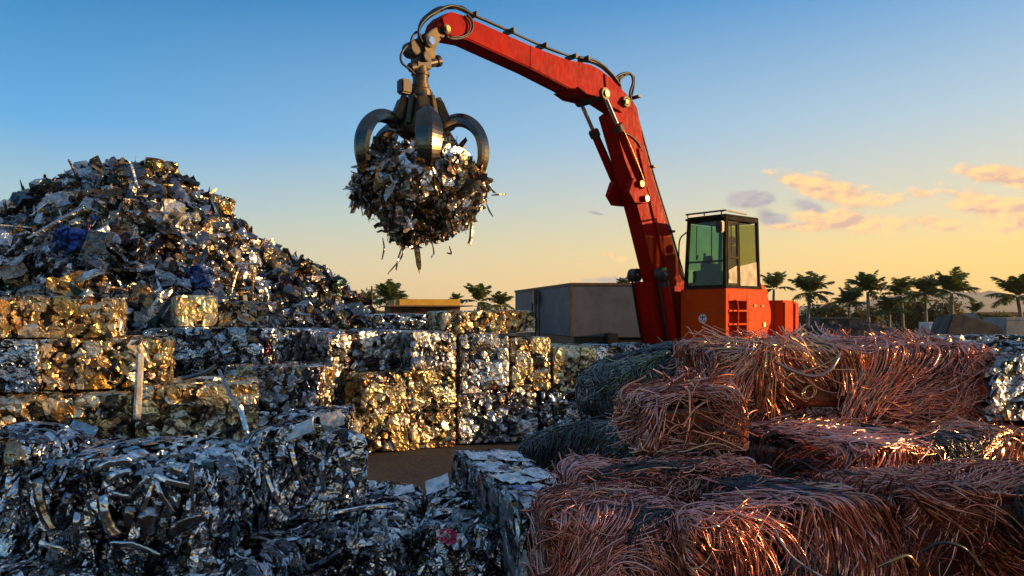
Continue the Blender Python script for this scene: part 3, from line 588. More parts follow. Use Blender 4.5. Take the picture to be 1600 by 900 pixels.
# scrap held by the grab
def load():
    rng=np.random.default_rng(77); mb=MB(); c=G+np.array([0,0,-1.66]); f=Sines(rng,3.)
    def shape(d):           # a blunt cone: wide under the tines, ragged and narrower below
        r=np.array([1.18,1.12,.78])*np.ones((len(d),1)); z=d[:,2]; k=np.where(z<-.25,1-.30*(np.abs(z)-.25)/.75,1-.25*np.maximum(z,0)); r[:,0]*=k; r[:,1]*=k; return r*(1+.10*f(d)[:,:1]+.07*f(d*2.3)[:,1:2])
    T,Fc=ICO[3]; mb.add(T*shape(T)*.80+c,Fc,np.array([.06,.055,.05,.6]))
    n=3400; d=unit(rng.normal(size=(n,3))); rr=.90+rng.uniform(-.12,.10,n); P=c+d*shape(d)*rr[:,None]; P[:,2]+=np.where(d[:,2]<-.4,rng.uniform(-.16,.05,n),0)
    L=np.where(d[:,2]>-.1,.15,.105)*rng.lognormal(0,.45,n); Wd=L*rng.uniform(.3,.9,n)
    add_sheets(mb,P,d,L,Wd,.5,rng,pick('load',n,rng),align=np.stack([d[:,0]*.6,d[:,1]*.6,-1.2+0*d[:,0]],1),fold=.4)
    n=60; d=unit(rng.normal(size=(n,3))*np.array([1,.6,.4])+np.array([-.3,-.9,.15])); add_sheets(mb,c+d*shape(d)*.98,d,rng.uniform(.22,.40,n),rng.uniform(.12,.24,n),.3,rng,pick('load',n,rng)*np.array([1.25,1.25,1.3,1]),nu=6,nv=4,fold=.2)
    n=1500; d=unit(rng.normal(size=(n,3))-np.array([0,0,.4])); P=c+d*shape(d)*rng.uniform(.84,1.04,(n,1)); L=.17*rng.lognormal(0,.45,n)
    add_sheets(mb,P,d,L,L*rng.uniform(.12,.28,n),.8,rng,pick('load',n,rng),align=d*.6+np.array([0,0,-1.]),fold=.35,nu=6)
    n=130; d=unit(rng.normal(size=(n,3))*np.array([1,1,.6])-np.array([0,0,.1])); P=c+d*shape(d)*rng.uniform(.90,1.0,(n,1)); L=rng.uniform(.30,.55,n); add_sheets(mb,P,d,L,L*rng.uniform(.12,.4,n),.7,rng,pick('load',n,rng)*np.array([1.15,1.15,1.18,1]),align=d*.7+rng.normal(size=(n,3))*.8,fold=.10,nu=5,nv=3,crin=.02)
    n=420; d=unit(rng.normal(size=(n,3))-np.array([0,0,.25])); P=c+d*shape(d)*rng.uniform(.92,1.0,(n,1)); L=.22*rng.lognormal(0,.35,n)
    add_sheets(mb,P,d,L,L*rng.uniform(.15,.4,n),1.1,rng,pick('load',n,rng),align=d*1.2,fold=.12,nu=4,crin=.02)
    o=mb.obj('scrap_bundle',HEAP,off=c,loc=tuple(c)); tag(o,'clump of torn sheet metal held in the crane grab','scrap')
    sp=[((630,380),(622,405),(619,422)),((628,378),(628,400),(606,428)),((648,380),(652,392),(655,388)),((598,372),(600,388),(597,405)),((768,305),(778,304),(790,303)),((760,318),(765,330),(770,338)),((548,268),(560,272),(575,276)),((556,290),(549,302),(553,315),(566,318)),((675,378),(678,395),(674,402)),((702,385),(705,396),(698,395))]
    for i,p in enumerate(sp):
        mb=MB(); P=[at(x,y,G[1]-.2+rng.uniform(-.3,.3)) for x,y in p]; m_tube(mb,P,.02,5,pick('load',1,rng)[0],rr=[.010,.018,.012]); mb.obj('dangling_strip',HEAP,o,off=c)
load()
# cab
S0,S1,O0,O1,Z0,Z1=.54,-.73,.70,1.75,3.30,4.84
def cbox(mb,s,o,z): m_box(mb,MW((s[0]+s[1])/2,(o[0]+o[1])/2,(z[0]+z[1])/2),(abs(s[1]-s[0]),abs(o[1]-o[0]),abs(z[1]-z[0])),ax=MAX)
def bar(mb,a,b,w=.05,d=.05):
    a=MW(*a); b=MW(*b); dd=unit(b-a); x,y,_=basis(dd,MU if abs(dd@MU)<.9 else (0,0,1)); m_box(mb,(a+b)/2,(w,d,np.linalg.norm(b-a)+d*.4),ax=np.array([x,y,dd]))
TI=.07
ct=lambda s,o:(s-(TI if s>0 else -.03*0)*1.,o-(.05 if o>1 else -.04),Z1)
mb=MB()
corners=[(S0,O1),(S0,O0),(S1,O0),(S1,O1)]
for s,o in corners: bar(mb,(s,o,Z0),ct(s,o),.075,.075)
for i in range(4):
    (s,o),(s2,o2)=corners[i],corners[(i+1)%4]; bar(mb,(s,o,Z0+.03),(s2,o2,Z0+.03),.08,.07); bar(mb,ct(s,o),ct(s2,o2),.08,.09)
bar(mb,(.02,O1,Z0),(.0,O1-.05,Z1),.06,.05)
CABF=simple('cab_frame',(.028,.026,.018),.9,0,.4,6); CABF.node_tree.nodes['Principled BSDF'].inputs['Specular IOR Level'].default_value=.1
cab=part('cab',mb,CABF,bev=.012)
mb=MB(); cbox(mb,(S0-.02,S1-.03),(O0+.0,O1+.0),(Z1+.02,Z1+.08)); cbox(mb,(S0+.06,S0-.1),(O0,O1-.02),(Z1+.0,Z1+.045)); part('roof',mb,CABF,cab,bev=.02)
mb=MB(); 
for o in(O0+.05,1.2,O1-.1): bar(mb,(S0-.02,o,Z1+.08),(S0-.02,o,Z1+.15),.03,.03)
bar(mb,(S0-.02,O0,Z1+.15),(S0-.02,O1,Z1+.15),.035,.035); bar(mb,(S0-.02,O1,Z1+.15),(S1+.4,O1-.05,Z1+.13),.03,.03)
part('roof_rail',mb,DARK,cab)
mb=MB(); cbox(mb,(S0+.10,S0-.02),(O1-.18,O1-.02),(Z1-.33,Z1-.08)); part('mirror',mb,RUBBER,cab,bev=.02)
mb=MB(); m_tube(mb,[MW(S0+.05,O0-.02,Z0+.2),MW(S0+.1,O0-.1,Z0+.45),MW(S0+.1,O0-.1,Z1-.45),MW(S0-.02,O0-.0,Z1-.25)],.017); part('grab_rail',mb,DARK,cab,smooth=True)
def glassmat(name,tint,rough=.0,dirt=.06,ior=1.5):
    m=bpy.data.materials.new(name); m.use_nodes=True; nt=m.node_tree; nt.nodes.clear(); L=nt.links.new
    o=nt.nodes.new('ShaderNodeOutputMaterial'); tr=nt.nodes.new('ShaderNodeBsdfTransparent'); tr.inputs[0].default_value=(*tint,1); gl=nt.nodes.new('ShaderNodeBsdfGlossy'); gl.inputs['Roughness'].default_value=rough
    di=nt.nodes.new('ShaderNodeBsdfDiffuse'); di.inputs[0].default_value=(.25,.22,.17,1); lw=nt.nodes.new('ShaderNodeLayerWeight'); lw.inputs[0].default_value=.5; pw=nt.nodes.new('ShaderNodeMath'); pw.operation='POWER'; pw.inputs[1].default_value=4.; L(lw.outputs['Facing'],pw.inputs[0]); fr=nt.nodes.new('ShaderNodeMath'); fr.operation='MULTIPLY_ADD'; fr.inputs[1].default_value=.6; fr.inputs[2].default_value=.04*ior/1.5; L(pw.outputs[0],fr.inputs[0])
    m1=nt.nodes.new('ShaderNodeMixShader'); m2=nt.nodes.new('ShaderNodeMixShader'); n1=noise(nt,3,5,.65); rr=ramp(nt,n1.outputs[0],[(.35,(dirt*.3,)*3),(.75,(dirt*2.,)*3)])
    L(rr.outputs[0],m1.inputs[0]); L(tr.outputs[0],m1.inputs[1]); L(di.outputs[0],m1.inputs[2]); L(fr.outputs[0],m2.inputs[0]); L(m1.outputs[0],m2.inputs[1]); L(gl.outputs[0],m2.inputs[2]); L(m2.outputs[0],o.inputs[0]); return m
GLASS=glassmat('green_glass',(.44,.66,.56)); GLASS2=glassmat('dusty_glass',(.66,.64,.30),.0,.06,1.25); GLASSC=glassmat('clear_glass',(.80,.88,.76))
def quad(mb,a,b,c,d,t=.008):
    V=[MW(*x) for x in(a,b,c,d)]; nn=unit(np.cross(V[1]-V[0],V[3]-V[0]))*t; mb.add([*V,*[v+nn for v in V]],[[0,1,2,3],[7,6,5,4],[0,4,5,1],[1,5,6,2],[2,6,7,3],[3,7,4,0]],WHITE)
ft=lambda o,z:(S0-TI*(z-Z0)/(Z1-Z0),o-(.05 if o>1 else -.04)*(z-Z0)/(Z1-Z0),z)
mb=MB(); quad(mb,ft(O0+.05,Z0+.08),ft(O1-.05,Z0+.08),ft(O1-.05,Z1-.06),ft(O0+.05,Z1-.06)); part('windscreen',mb,GLASS,cab)
mb=MB(); bar(mb,ft(O0+.04,Z0+.60),ft(O1-.04,Z0+.60),.04,.03); bar(mb,ft(O0+.70,Z0+.62),ft(O0+.70,Z1-.1),.022,.02); part('windscreen_bar',mb,RUBBER,cab)
mb=MB(); bar(mb,ft(O0+.25,Z0+.66),ft(O0+.22,Z1-.15),.016,.016); bar(mb,ft(O0+.25,Z0+.66),ft(O0+.33,Z0+.75),.02,.03); part('wiper',mb,RUBBER,cab)
sd=lambda s,z:(s-(TI if s>.3 else 0)*(z-Z0)/(Z1-Z0),O1-.05*(z-Z0)/(Z1-Z0),z)
TRIM=simple('dusty_trim',(.07,.06,.032),.9,0,.4,6); TRIM.node_tree.nodes['Principled BSDF'].inputs['Specular IOR Level'].default_value=.1; PANEL=simple('beige_panel',(.42,.36,.27),.6,0,.3,5)
mb=MB()
for a,b in(((.46,Z0+.06),(.46,Z1-.07)),((.06,Z0+.06),(.05,Z1-.07))): bar(mb,sd(*a),sd(*b),.06,.045)
for z in(Z0+.09,Z0+.68,Z1-.09): bar(mb,sd(.46,z),sd(.06,z),.05,.05)
door=part('door',mb,TRIM,cab,bev=.008)
mb=MB(); quad(mb,sd(.44,Z0+.68),sd(.08,Z0+.68),sd(.08,Z1-.1),sd(.44,Z1-.1)); part('window',mb,GLASS2,door)
mb=MB(); quad(mb,sd(.44,Z0+.40),sd(.08,Z0+.52),sd(.08,Z0+.66),sd(.44,Z0+.66)); part('lower_window',mb,GLASS2,door)
mb=MB(); quad(mb,sd(.44,Z0+.1),sd(.08,Z0+.1),sd(.08,Z0+.51),sd(.44,Z0+.39)); part('door_panel',mb,PANEL,door)
mb=MB(); m_box(mb,MW(.38,O1+.0,Z0+.27),(.06,.03,.13),ax=MAX); part('door_handle',mb,RUBBER,door,bev=.006)
mb=MB(); bar(mb,sd(.26,Z0+.70),sd(.26,Z1-.1),.022,.02); part('window_divider',mb,TRIM,door)
mb=MB(); quad(mb,sd(-.02,Z0+.5),sd(S1+.06,Z0+.62),sd(S1+.06,Z1-.08),sd(-.02,Z1-.08)); part('side_window',mb,GLASS2,cab)
mb=MB(); quad(mb,sd(-.02,Z0+.07),sd(S1+.06,Z0+.07),sd(S1+.06,Z0+.61),sd(-.02,Z0+.49)); part('side_panel',mb,PANEL,cab)
mb=MB(); quad(mb,(S1,O0+.05,Z0+.35),(S1,O1-.06,Z0+.35),(S1,O1-.1,Z1-.08),(S1,O0+.08,Z1-.08)); part('rear_window',mb,GLASSC,cab)
mb=MB(); quad(mb,(S0-.08,O0,Z0+.45),(S1+.05,O0,Z0+.45),(S1+.05,O0+.03,Z1-.08),(S0-.12,O0+.03,Z1-.08)); part('off_window',mb,GLASSC,cab).name='side_window'
mb=MB(); cbox(mb,(-.1,-.55),(.95,1.45),(Z0+.02,Z0+.42)); cbox(mb,(-.42,-.55),(.98,1.42),(Z0+.42,Z0+1.0)); cbox(mb,(-.44,-.55),(1.07,1.33),(Z0+1.02,Z0+1.22)); part('seat',mb,RUBBER,cab,bev=.04)
mb=MB(); cbox(mb,(.44,.2),(.8,1.3),(Z0+.02,Z0+.42)); cbox(mb,(.15,-.3),(.8,.92),(Z0+.02,Z0+.62)); cbox(mb,(.3,.2),(.98,1.22),(Z0+.55,Z0+.75)); m_cyl(mb,MW(.08,.88,Z0+.6),MW(.12,.9,Z0+.85),.025); cbox(mb,(.36,.26),(1.1,1.45),(Z0+.1,Z0+.55)); part('console',mb,DARK,cab,bev=.03)
# body under the cab
mb=MB(); BZ=1.35; s1,s2,s3,s4=.62,.36,-.20,-1.0
ob,oo=.62,1.82
stp=[mp(1138,0,oo)[0],mp(1167,0,oo)[0]]; sa,sb=stp; zt=zat(470,17.4)
cbox(mb,(s1,sa),(ob,oo),(BZ,Z0-.01)); cbox(mb,(sb,s4),(ob,oo),(BZ,Z0-.01)); cbox(mb,(sa,sb),(ob,oo),(zt,Z0-.01)); cbox(mb,(sa,sb),(ob,oo-.28),(BZ,zt))
body=part('cab_base',mb,ORANGE,bev=.012)
mb=MB()
for y in(487,508,530): cbox(mb,(sa,sb),(oo-.26,oo+.02),(zat(y,17.4),zat(y,17.4)+.04))
part('step',mb,ORANGE,body,bev=.006)
mb=MB(); m_tube(mb,[MW(.30,oo+.07,1.7),MW(.30,oo+.09,2.0),MW(.30,oo+.09,2.9),MW(.30,oo+.02,3.05)],.018,6); part('handrail',mb,ORANGE,body,smooth=True)
for s_,z_ in ((-.42,2.9),(-.42,2.2),(-.72,2.9)):
    mb=MB(); cbox(mb,(s_,s_-.10),(oo,oo+.02),(z_,z_+.05)); part('hinge',mb,DARK,body)
mb=MB(); cbox(mb,(-.80,-.88),(oo,oo+.025),(2.45,2.55)); part('latch',mb,BRASS,body)
for z_ in (1.75,2.75):
    mb=MB(); cbox(mb,(s1,s1+.004),(ob+.06,oo-.06),(z_,z_+.012)); part('panel_joint',mb,RUST,body)
mb=MB()
for s in(-.26,): cbox(mb,(s-.006,s+.006),(oo,oo+.004),(BZ+.05,Z0-.05))
part('panel_joint',mb,RUST,body)
EM=simple('emblem_white',(.75,.75,.74),.5,0,.1); EMD=simple('emblem_dark',(.03,.03,.04),.5,0,.1); EMR=simple('emblem_red',(.5,.03,.03),.5,0,.1)
def emb(px,py):
    k=(px-CX)/F; d0=np.array([k,1,0]); b=MBASE+MU*(s1+.004); t=((b-0)@MU)/(d0@MU); P=d0*t; P[2]=zat(py,P[1]); return P
E=emb(1098,498)
def disc(r,w,h,m,name,par):
    mb=MB()
    if r: m_cyl(mb,E-MU*.0,E+MU*.006,r,n=32)
    else:
        for (x,y,a,b) in w: m_box(mb,E+MU*.008+MN*x+np.array([0,0,y]),(.006,a,b),ax=MAX)
    return part(name,mb,m,par)
em=disc(.105,0,0,EM,'emblem',body); disc(0,[(0,.03,.022,.12),(0,.03,.11,.018),(-.05,.04,.02,.05),(.05,.04,.02,.05),(0,.085,.05,.012)],0,EMD,'emblem_cross',em); disc(0,[(-.045,-.045,.05,.03),(.045,-.045,.05,.03)],0,EMR,'emblem_bar',em)
# rear: curved guard, counterweight, engine housing, undercarriage
mb=MB(); sC=mp(1190,0,1.75)[0]; prism(mb,[(1188,442),(1195,447),(1201,466),(1205,486),(1205,503),(1200,517),(1195,524),(1189,524),(1194,508),(1196,490),(1193,468)],1.66,1.78); part('curved_guard',mb,ORANGE,bev=.015)
sA=mp(1225,0,1.78)[0]; sB=mp(1246,0,1.78)[0]; zc=MW(sA,1.78,0)[1]
mb=MB(); cbox(mb,(sA,sA-.44),(-1.3,1.78),(1.3,zat(469,zc))); cbox(mb,(sA-.455,sB-.1),(-1.3,1.78),(1.3,zat(469,zc)-.02)); cw=part('counterweight',mb,ORANGE,bev=.05)
mb=MB(); cbox(mb,(sA,sA+.012),(.9,1.5),(zat(502,zc),zat(502,zc)+.02)); cbox(mb,(sA,sA+.02),(1.50,1.54),(1.5,zat(472,zc))); part('latch_bar',mb,RUST,cw)
mb=MB(); cbox(mb,(-.7,sA-.0),(-1.3,.55),(1.3,2.55)); cbox(mb,(-1.05,sA+.02),(.56,1.3),(1.3,2.4)); part('engine_housing',mb,RED,bev=.03)
mb=MB(); cbox(mb,(.9,sB),(-1.3,1.75),(1.12,1.30)); m_cyl(mb,MW(-.6,0,.9),MW(-.6,0,1.12),.9,n=32); cbox(mb,(2.0,-3.4),(-.9,.9),(.55,.9)); part('undercarriage',mb,DARK,bev=.02)
for s in(1.5,-2.9):
    for o in(-1.25,1.25):
        mb=MB(); m_cyl(mb,MW(s,o-.22,.55),MW(s,o+.22,.55),.55,n=32); wh=part('wheel',mb,RUBBER,bev=.06)
        mb=MB(); m_cyl(mb,MW(s,o-.235,.55),MW(s,o+.235,.55),.3,n=24); part('rim',mb,RED,wh,bev=.02)
# ------------------------------------------------------------------ scrap heap
HC1=np.array([-11.5,24.]); HC2=np.array([-17.5,25.5])
def heap_h(x,y,rng_f):
    d1=np.hypot(x-HC1[0],y-HC1[1]); d2=np.hypot(x-HC2[0],(y-HC2[1])*.9)
    P=np.stack([x,y,0*x],-1); nz=rng_f[0](P)[...,0]*.22+rng_f[1](P)[...,0]*.10
    a=8.15-.80*np.sqrt(d1**2+1.15**2); b=6.65-.62*np.sqrt(d2**2+1.5**2)
    d3=np.hypot(x+9.5,y-24.); c=6.75-.96*np.sqrt(d3**2+.9**2)
    return np.maximum(np.log(np.exp(a*2.5)+np.exp(b*2.5)+np.exp(c*2.5))/2.5-.05+nz*np.clip(np.maximum(a,b)/2,0,1),-.2)
def heap():
    rng=np.random.default_rng(5); fs=(Sines(rng,1.3),Sines(rng,3.1)); mb=MB()
    nx,ny=230,150; X,Y=np.meshgrid(np.linspace(-27,0,nx),np.linspace(12.3,30,ny),indexing='ij'); Z=heap_h(X,Y,fs)
    P=np.stack([X,Y,Z-.12],-1).reshape(-1,3); S=np.stack([rng.uniform(-27,0,2600),rng.uniform(12.3,30,2600)],-1); S=np.concatenate([S,np.zeros((2600,1))],1)
    P0=P.copy(); P0[:,2]=0; i,d1,d2=near2(P0,S,np.ones(3)); tv=rng.normal(size=(2600,2))*.5; P[:,2]+=rng.normal(size=2600)[i]*.05+((P0-S[i])[:,:2]*tv[i]).sum(1)-.12*np.exp(-(d2-d1)/.05)
    I=np.arange(nx*ny).reshape(nx,ny); q=np.stack([I[:-1,:-1],I[1:,:-1],I[1:,1:],I[:-1,1:]],-1).reshape(-1,4); mb.add(P,q,pick('heap',2600,rng)[i])
    def scat(n,back=28.):
        x=rng.uniform(-25,-.5,n*3); y=rng.uniform(12.6,back,n*3); z=heap_h(x,y,fs); k=z>.3; x,y,z=x[k][:n],y[k][:n],z[k][:n]
        e=.1; nn=unit(np.stack([-(heap_h(x+e,y,fs)-z)/e,-(heap_h(x,y+e,fs)-z)/e,np.ones_like(z)],-1)); return np.stack([x,y,z],-1),nn
    P,nn=scat(5200,26); n=len(P); add_chunks(mb,P+nn*rng.uniform(-.08,.08,(n,1)),.17*rng.lognormal(0,.45,n),rng,pick('heap',n,rng),cuts=8,asp=(.4,1.))
    P,nn=scat(1300,25); n=len(P); add_chunks(mb,P+nn*.02,rng.uniform(.2,.42,n),rng,pick('heap',n,rng),sub=3,cuts=10,asp=(.4,1.),jit=.07)
    P,nn=scat(5500,26); n=len(P); L=.21*rng.lognormal(0,.5,n); add_sheets(mb,P+nn*.06,nn,L,L*rng.uniform(.2,.8,n),.55,rng,pick('heap',n,rng),fold=.4)
    P,nn=scat(1500,26); n=len(P); L=.50*rng.lognormal(0,.4,n); add_sheets(mb,P+nn*.08,nn,L,L*rng.uniform(.06,.16,n),.5,rng,pick('heap',n,rng),fold=.25,nu=6)
    P,nn=scat(110,25)
    for p,q in zip(P,nn):       # bars and pipes sticking out
        d=unit(rng.normal(size=3)*np.array([1,.7,.5])+q*.3); l=rng.uniform(.5,1.5); C=pick('heap',1,rng)[0]; C[:3]=np.minimum(C[:3]*1.3,.8); b=p+q*.1
        m_box(mb,b,(rng.uniform(.03,.09),rng.uniform(.02,.06),l),C,ax=np.array([*basis(d)])) if rng.random()<.6 else m_cyl(mb,b-d*l/2,b+d*l/2,rng.uniform(.02,.045),n=8,C=C)
    P,nn=scat(260,25); n=len(P); L=rng.uniform(.5,.95,n); add_sheets(mb,P+nn*.12,nn,L,L*rng.uniform(.35,.8,n),.4,rng,pick('heap',n,rng),fold=.22,nu=7,nv=5,crin=.03)
    tag(mb.obj('scrap_heap',HEAP),'tall heap of crumpled scrap metal behind the pressed bales','scrap heap',kind='stuff')
    return fs
HF=heap()
def on_heap(px,py):
    k=(px-CX)/F; m=(HY-py)/F; Y=np.linspace(12.4,30,900); z=heap_h(k*Y,Y,HF); i=np.argmax(z>CZ+m*Y) if (z>CZ+m*Y).any() else np.argmin(np.abs(z-CZ-m*Y)); return np.array([k*Y[i],Y[i],CZ+m*Y[i]])
def heap_piece(name,label,cat,px,py,kind,size,seed,C,tilt=0.,asp=(.5,.9)):
    rng=np.random.default_rng(seed); p=on_heap(px,py)+np.array([0,-.12,.05]); mb=MB(); C=np.array([C])
    if kind=='block':
        d=(size*1.5,size,size); b=lump_bale(d,seed,'warm',.05,cell=.22,nsheet=30,slen=.2,proud=.07,tilt=.4); 
        o=b.obj(name,HEAP,loc=tuple(p-np.array([0,0,size*.45])),rz=R(tilt)); o.rotation_euler=(R(tilt*.3),R(tilt*.25),R(tilt))
    elif kind=='lump':
        add_chunks(mb,np.zeros((1,3)),np.array([size]),rng,C,sub=3,cuts=12,asp=asp,jit=.09)
        add_sheets(mb,unit(rng.normal(size=(50,3)))*size*.62,unit(rng.normal(size=(50,3))),np.full(50,size*.6),np.full(50,size*.3),.6,rng,np.repeat(C,50,0)*np.array([1,1,1,1]))
        o=mb.obj(name,HEAP,loc=tuple(p))
    else:
        add_sheets(mb,np.zeros((1,3)),unit(np.array([[.1,-.8,.6]])),np.array([size]),np.array([size*asp[0]]),.15,rng,C,nu=9,nv=6,fold=.12,align=np.array([[math.cos(R(tilt)),0,math.sin(R(tilt))]])*3,crin=.03)
        o=mb.obj(name,HEAP,loc=tuple(p)); s=o.modifiers.new('thickness','SOLIDIFY'); s.thickness=.02
    tag(o,label,cat)
AL=(.78,.78,.79,1)
heap_piece('crushed_block','pale squared block jutting from the heap just below its summit','scrap',252,272,'block',.5,301,AL,28)
heap_piece('crushed_block','pale block on the upper sunlit slope, below the summit block','scrap',345,325,'block',.42,303,AL,40)
heap_piece('crumpled_sheet','large pale crumpled lump in the middle of the heap','scrap',268,345,'lump',.62,304,(.66,.65,.63,.5))
heap_piece('crumpled_sheet','deep blue crumpled panel on the shaded side of the heap','scrap',122,385,'lump',.62,305,(.03,.10,.42,.3),asp=(.6,1.))
heap_piece('crumpled_sheet','blue sheet low on the heap above the lone yellow bale','scrap',312,440,'lump',.48,306,(.06,.14,.42,.3),asp=(.4,1.))
heap_piece('crumpled_sheet','golden rounded lump near the foot of the sunlit slope','scrap',482,432,'lump',.45,307,(.72,.55,.25,.9))
heap_piece('bent_sheet','white flat plate at the picture edge of the heap','scrap',14,326,'sheet',.75,308,(.8,.8,.8,.2),20,(.7,.9))
heap_piece('bent_sheet','narrow upright pale plate on the shaded upper heap','scrap',67,322,'sheet',.6,309,(.75,.77,.8,.6),80,(.35,.5))
heap_piece('bent_sheet','shiny flat plate lying low on the shaded side, above the golden stack','scrap',138,442,'sheet',.85,310,AL,15,(.4,.5))
heap_piece('bent_sheet','bright white plate standing on the lower middle of the heap','scrap',371,427,'sheet',.62,311,(.82,.82,.84,.2),60,(.6,.7))
heap_piece('bent_sheet','small pinkish plate at the centre of the heap','scrap',300,374,'sheet',.5,312,(.8,.74,.72,.2),-20,(.7,.8))
def rod(name,label,cat,pts,r,m,seed=1,C=(.6,.58,.55,1.)):
    mb=MB(); c=np.array(pts[0]); m_tube(mb,pts,r,6,np.array(C)); tag(mb.obj(name,m,off=c,loc=tuple(c)),label,cat)
a=on_heap(55,382)+np.array([0,-.3,.1]); b=on_heap(140,337)+np.array([0,-.3,.15]); rod('metal_beam','long straight pale beam lying across the shaded heap','beam',[a,(a+b)/2+np.array([0,0,.03]),b],.06,HEAP)
# ------------------------------------------------------------------ loose pieces lying on the bales
def plate(name,label,cat,c,L_,W_,rot,C,seed,th=.012,mm=STRIP,fold=.06,parent=None,nu=7,nv=5,crin=.012,tap=None):
    """one sheet of metal with thickness; rot = Euler degrees, the sheet's length along local x"""
    rng=np.random.default_rng(seed); u=np.linspace(-.5,.5,nu); v=np.linspace(-.5,.5,nv); U,Vv=np.meshgrid(u,v,indexing='ij'); u0=rng.uniform(-.2,.2); v0=rng.uniform(-.2,.2)
    H=fold*L_*np.abs(U-u0)*rng.choice([-1,1])+fold*W_*np.abs(Vv-v0)*2+rng.normal(size=U.shape)*crin*min(L_,W_)
    wf=1-(tap or 0)*np.abs(2*U)**2; P=np.stack([(U+rng.normal(size=U.shape)*.015)*L_,(Vv*wf+rng.normal(size=U.shape)*.02)*W_,H],-1).reshape(-1,3)
    I=np.arange(nu*nv).reshape(nu,nv); q=np.stack([I[:-1,:-1],I[1:,:-1],I[1:,1:],I[:-1,1:]],-1).reshape(-1,4)
    mb=MB(); mb.add(P,q,np.array(C)); o=mb.obj(name,mm,parent,loc=tuple(c)); o.rotation_euler=tuple(R(x) for x in rot); s=o.modifiers.new('thickness','SOLIDIFY'); s.thickness=th
    if label: tag(o,label,cat)
    return o
plate('loose_plate','tan rusty plate lying on the flat-topped bale before the golden stack','plate',at(86,678,8.3),.26,.20,(50,8,20),(.62,.40,.22,.5),401)
plate('loose_plate','grey plate with a torn white tip leaning beside the tan plate','plate',at(128,674,8.4),.34,.17,(58,14,-18),(.50,.51,.54,.9),402)
plate('loose_plate','pale blue-white square plate propped on the turned shredded bale','plate',at(470,672,7.4),.27,.15,(52,-22,-8),(.72,.74,.74,.3),403)
plate('loose_plate','pinkish square plate propped at the turned bale corner','plate',at(519,657,7.9),.22,.17,(60,-18,10),(.70,.60,.52,.4),404)
plate('loose_plate','shiny rounded plate on the ground edge, nearer the turned bale','plate',at(632,766,8.2),.20,.12,(25,-10,20),(.80,.82,.85,1),405)
plate('loose_plate','shiny tilted plate on the low bale beside the blue-topped bale','plate',at(684,757,8.3),.26,.17,(42,-20,-5),(.80,.82,.85,1),406)
rod('metal_plank','pale upright plank leaning against the golden stack','plank',[at(214,655,9.7),at(217,600,9.72),at(219,553,9.75)],.045,STRIP,C=(.62,.60,.58,.4))
rod('metal_strip','dark curved strip lying on the flake-spilling bale','strip',[at(285,592,9.9),at(320,582,9.9),at(338,571,9.95)],.03,STRIP,C=(.25,.24,.23,.9))
rod('metal_strip','long bent strip leaning down beside the flake-spilling bale','strip',[at(342,578,9.3),at(352,600,9.2),at(372,640,9.0)],.022,STRIP,C=(.45,.42,.4,1.))
rod('metal_strip','bright folded strip standing below the long bent strip','strip',[at(374,634,8.75),at(384,670,8.7),at(392,702,8.65)],.032,STRIP,C=(.75,.72,.68,1.))
rod('metal_strip','thin sunlit strip poking up from the shaded bale of grey lumps','strip',[at(318,695,8.0),at(330,683,8.0),at(345,672,8.05)],.02,STRIP,C=(.7,.6,.5,1.))
# strips and panels pressed into the shredded bales
def face_strip(bale,px0,py0,px1,py1,D0,D1,wd,C,seed,bendx=.0,name='metal_strip'):
    w_,d_,h_=DIMS[bale.name]; MI=bale.matrix_basis.inverted(); o_=MI@Vector((0,0,CZ))
    def hit(px,py):         # the point of the bale's front, or of its top, seen there
        q=(MI@Vector(at(px,py,8.)))-o_; t=(-d_/2-.085-o_.y)/q.y; p=o_+q*t
        if p.z>h_+.02: t=(h_+.07-o_.z)/q.z; p=o_+q*t
        return np.array(bale.matrix_basis@p)
    a=hit(px0,py0); b=hit(px1,py1); rng=np.random.default_rng(seed); n=17; t=np.linspace(0,1,n); L_=np.linalg.norm(b-a)
    side=np.cross(b-a,[0,1,0]); side/=np.linalg.norm(side); out=np.array([0,-1,.25])
    cen=a+(b-a)*t[:,None]+side*(np.sin(t*PI)*bendx*L_)[:,None]+out*(np.sin(t*PI)*.03)[:,None]+rng.normal(size=(n,3))*.0015
    w=wd*(.85+.12*np.sin(t*rng.uniform(4,9)+rng.uniform(0,6))+rng.normal(size=n)*.05); w[0]*=.7; w[-1]*=rng.uniform(.3,.9); tw=rng.uniform(-.5,.5)+t*rng.uniform(-.7,.7)
    V=[]
    for i in range(n):
        s=side*math.cos(tw[i])+out*math.sin(tw[i]); q=np.cross(s,b-a); q/=np.linalg.norm(q); q*=-np.sign(q[1]) if q[1]!=0 else 1
        V+= [cen[i]-s*w[i],cen[i]-s*w[i]*.35+q*wd*.22,cen[i]+s*w[i]*.3+q*wd*.08,cen[i]+s*w[i]]
    I=np.arange(n*4).reshape(n,4); q=np.stack([I[:-1,:-1],I[1:,:-1],I[1:,1:],I[:-1,1:]],-1).reshape(-1,4)
    M=bale.matrix_basis.inverted(); Vl=np.array([M@Vector(x) for x in V]); c=Vl.mean(0); mb=MB(); mb.add(Vl-c,q,np.array(C)); o=mb.obj(name,STRIP,bale,loc=tuple(c),sharp=25); s=o.modifiers.new('thickness','SOLIDIFY'); s.thickness=.005; return o
BR=(.90,.92,.94,1); GR=(.30,.32,.35,1); MD=(.66,.69,.73,1)
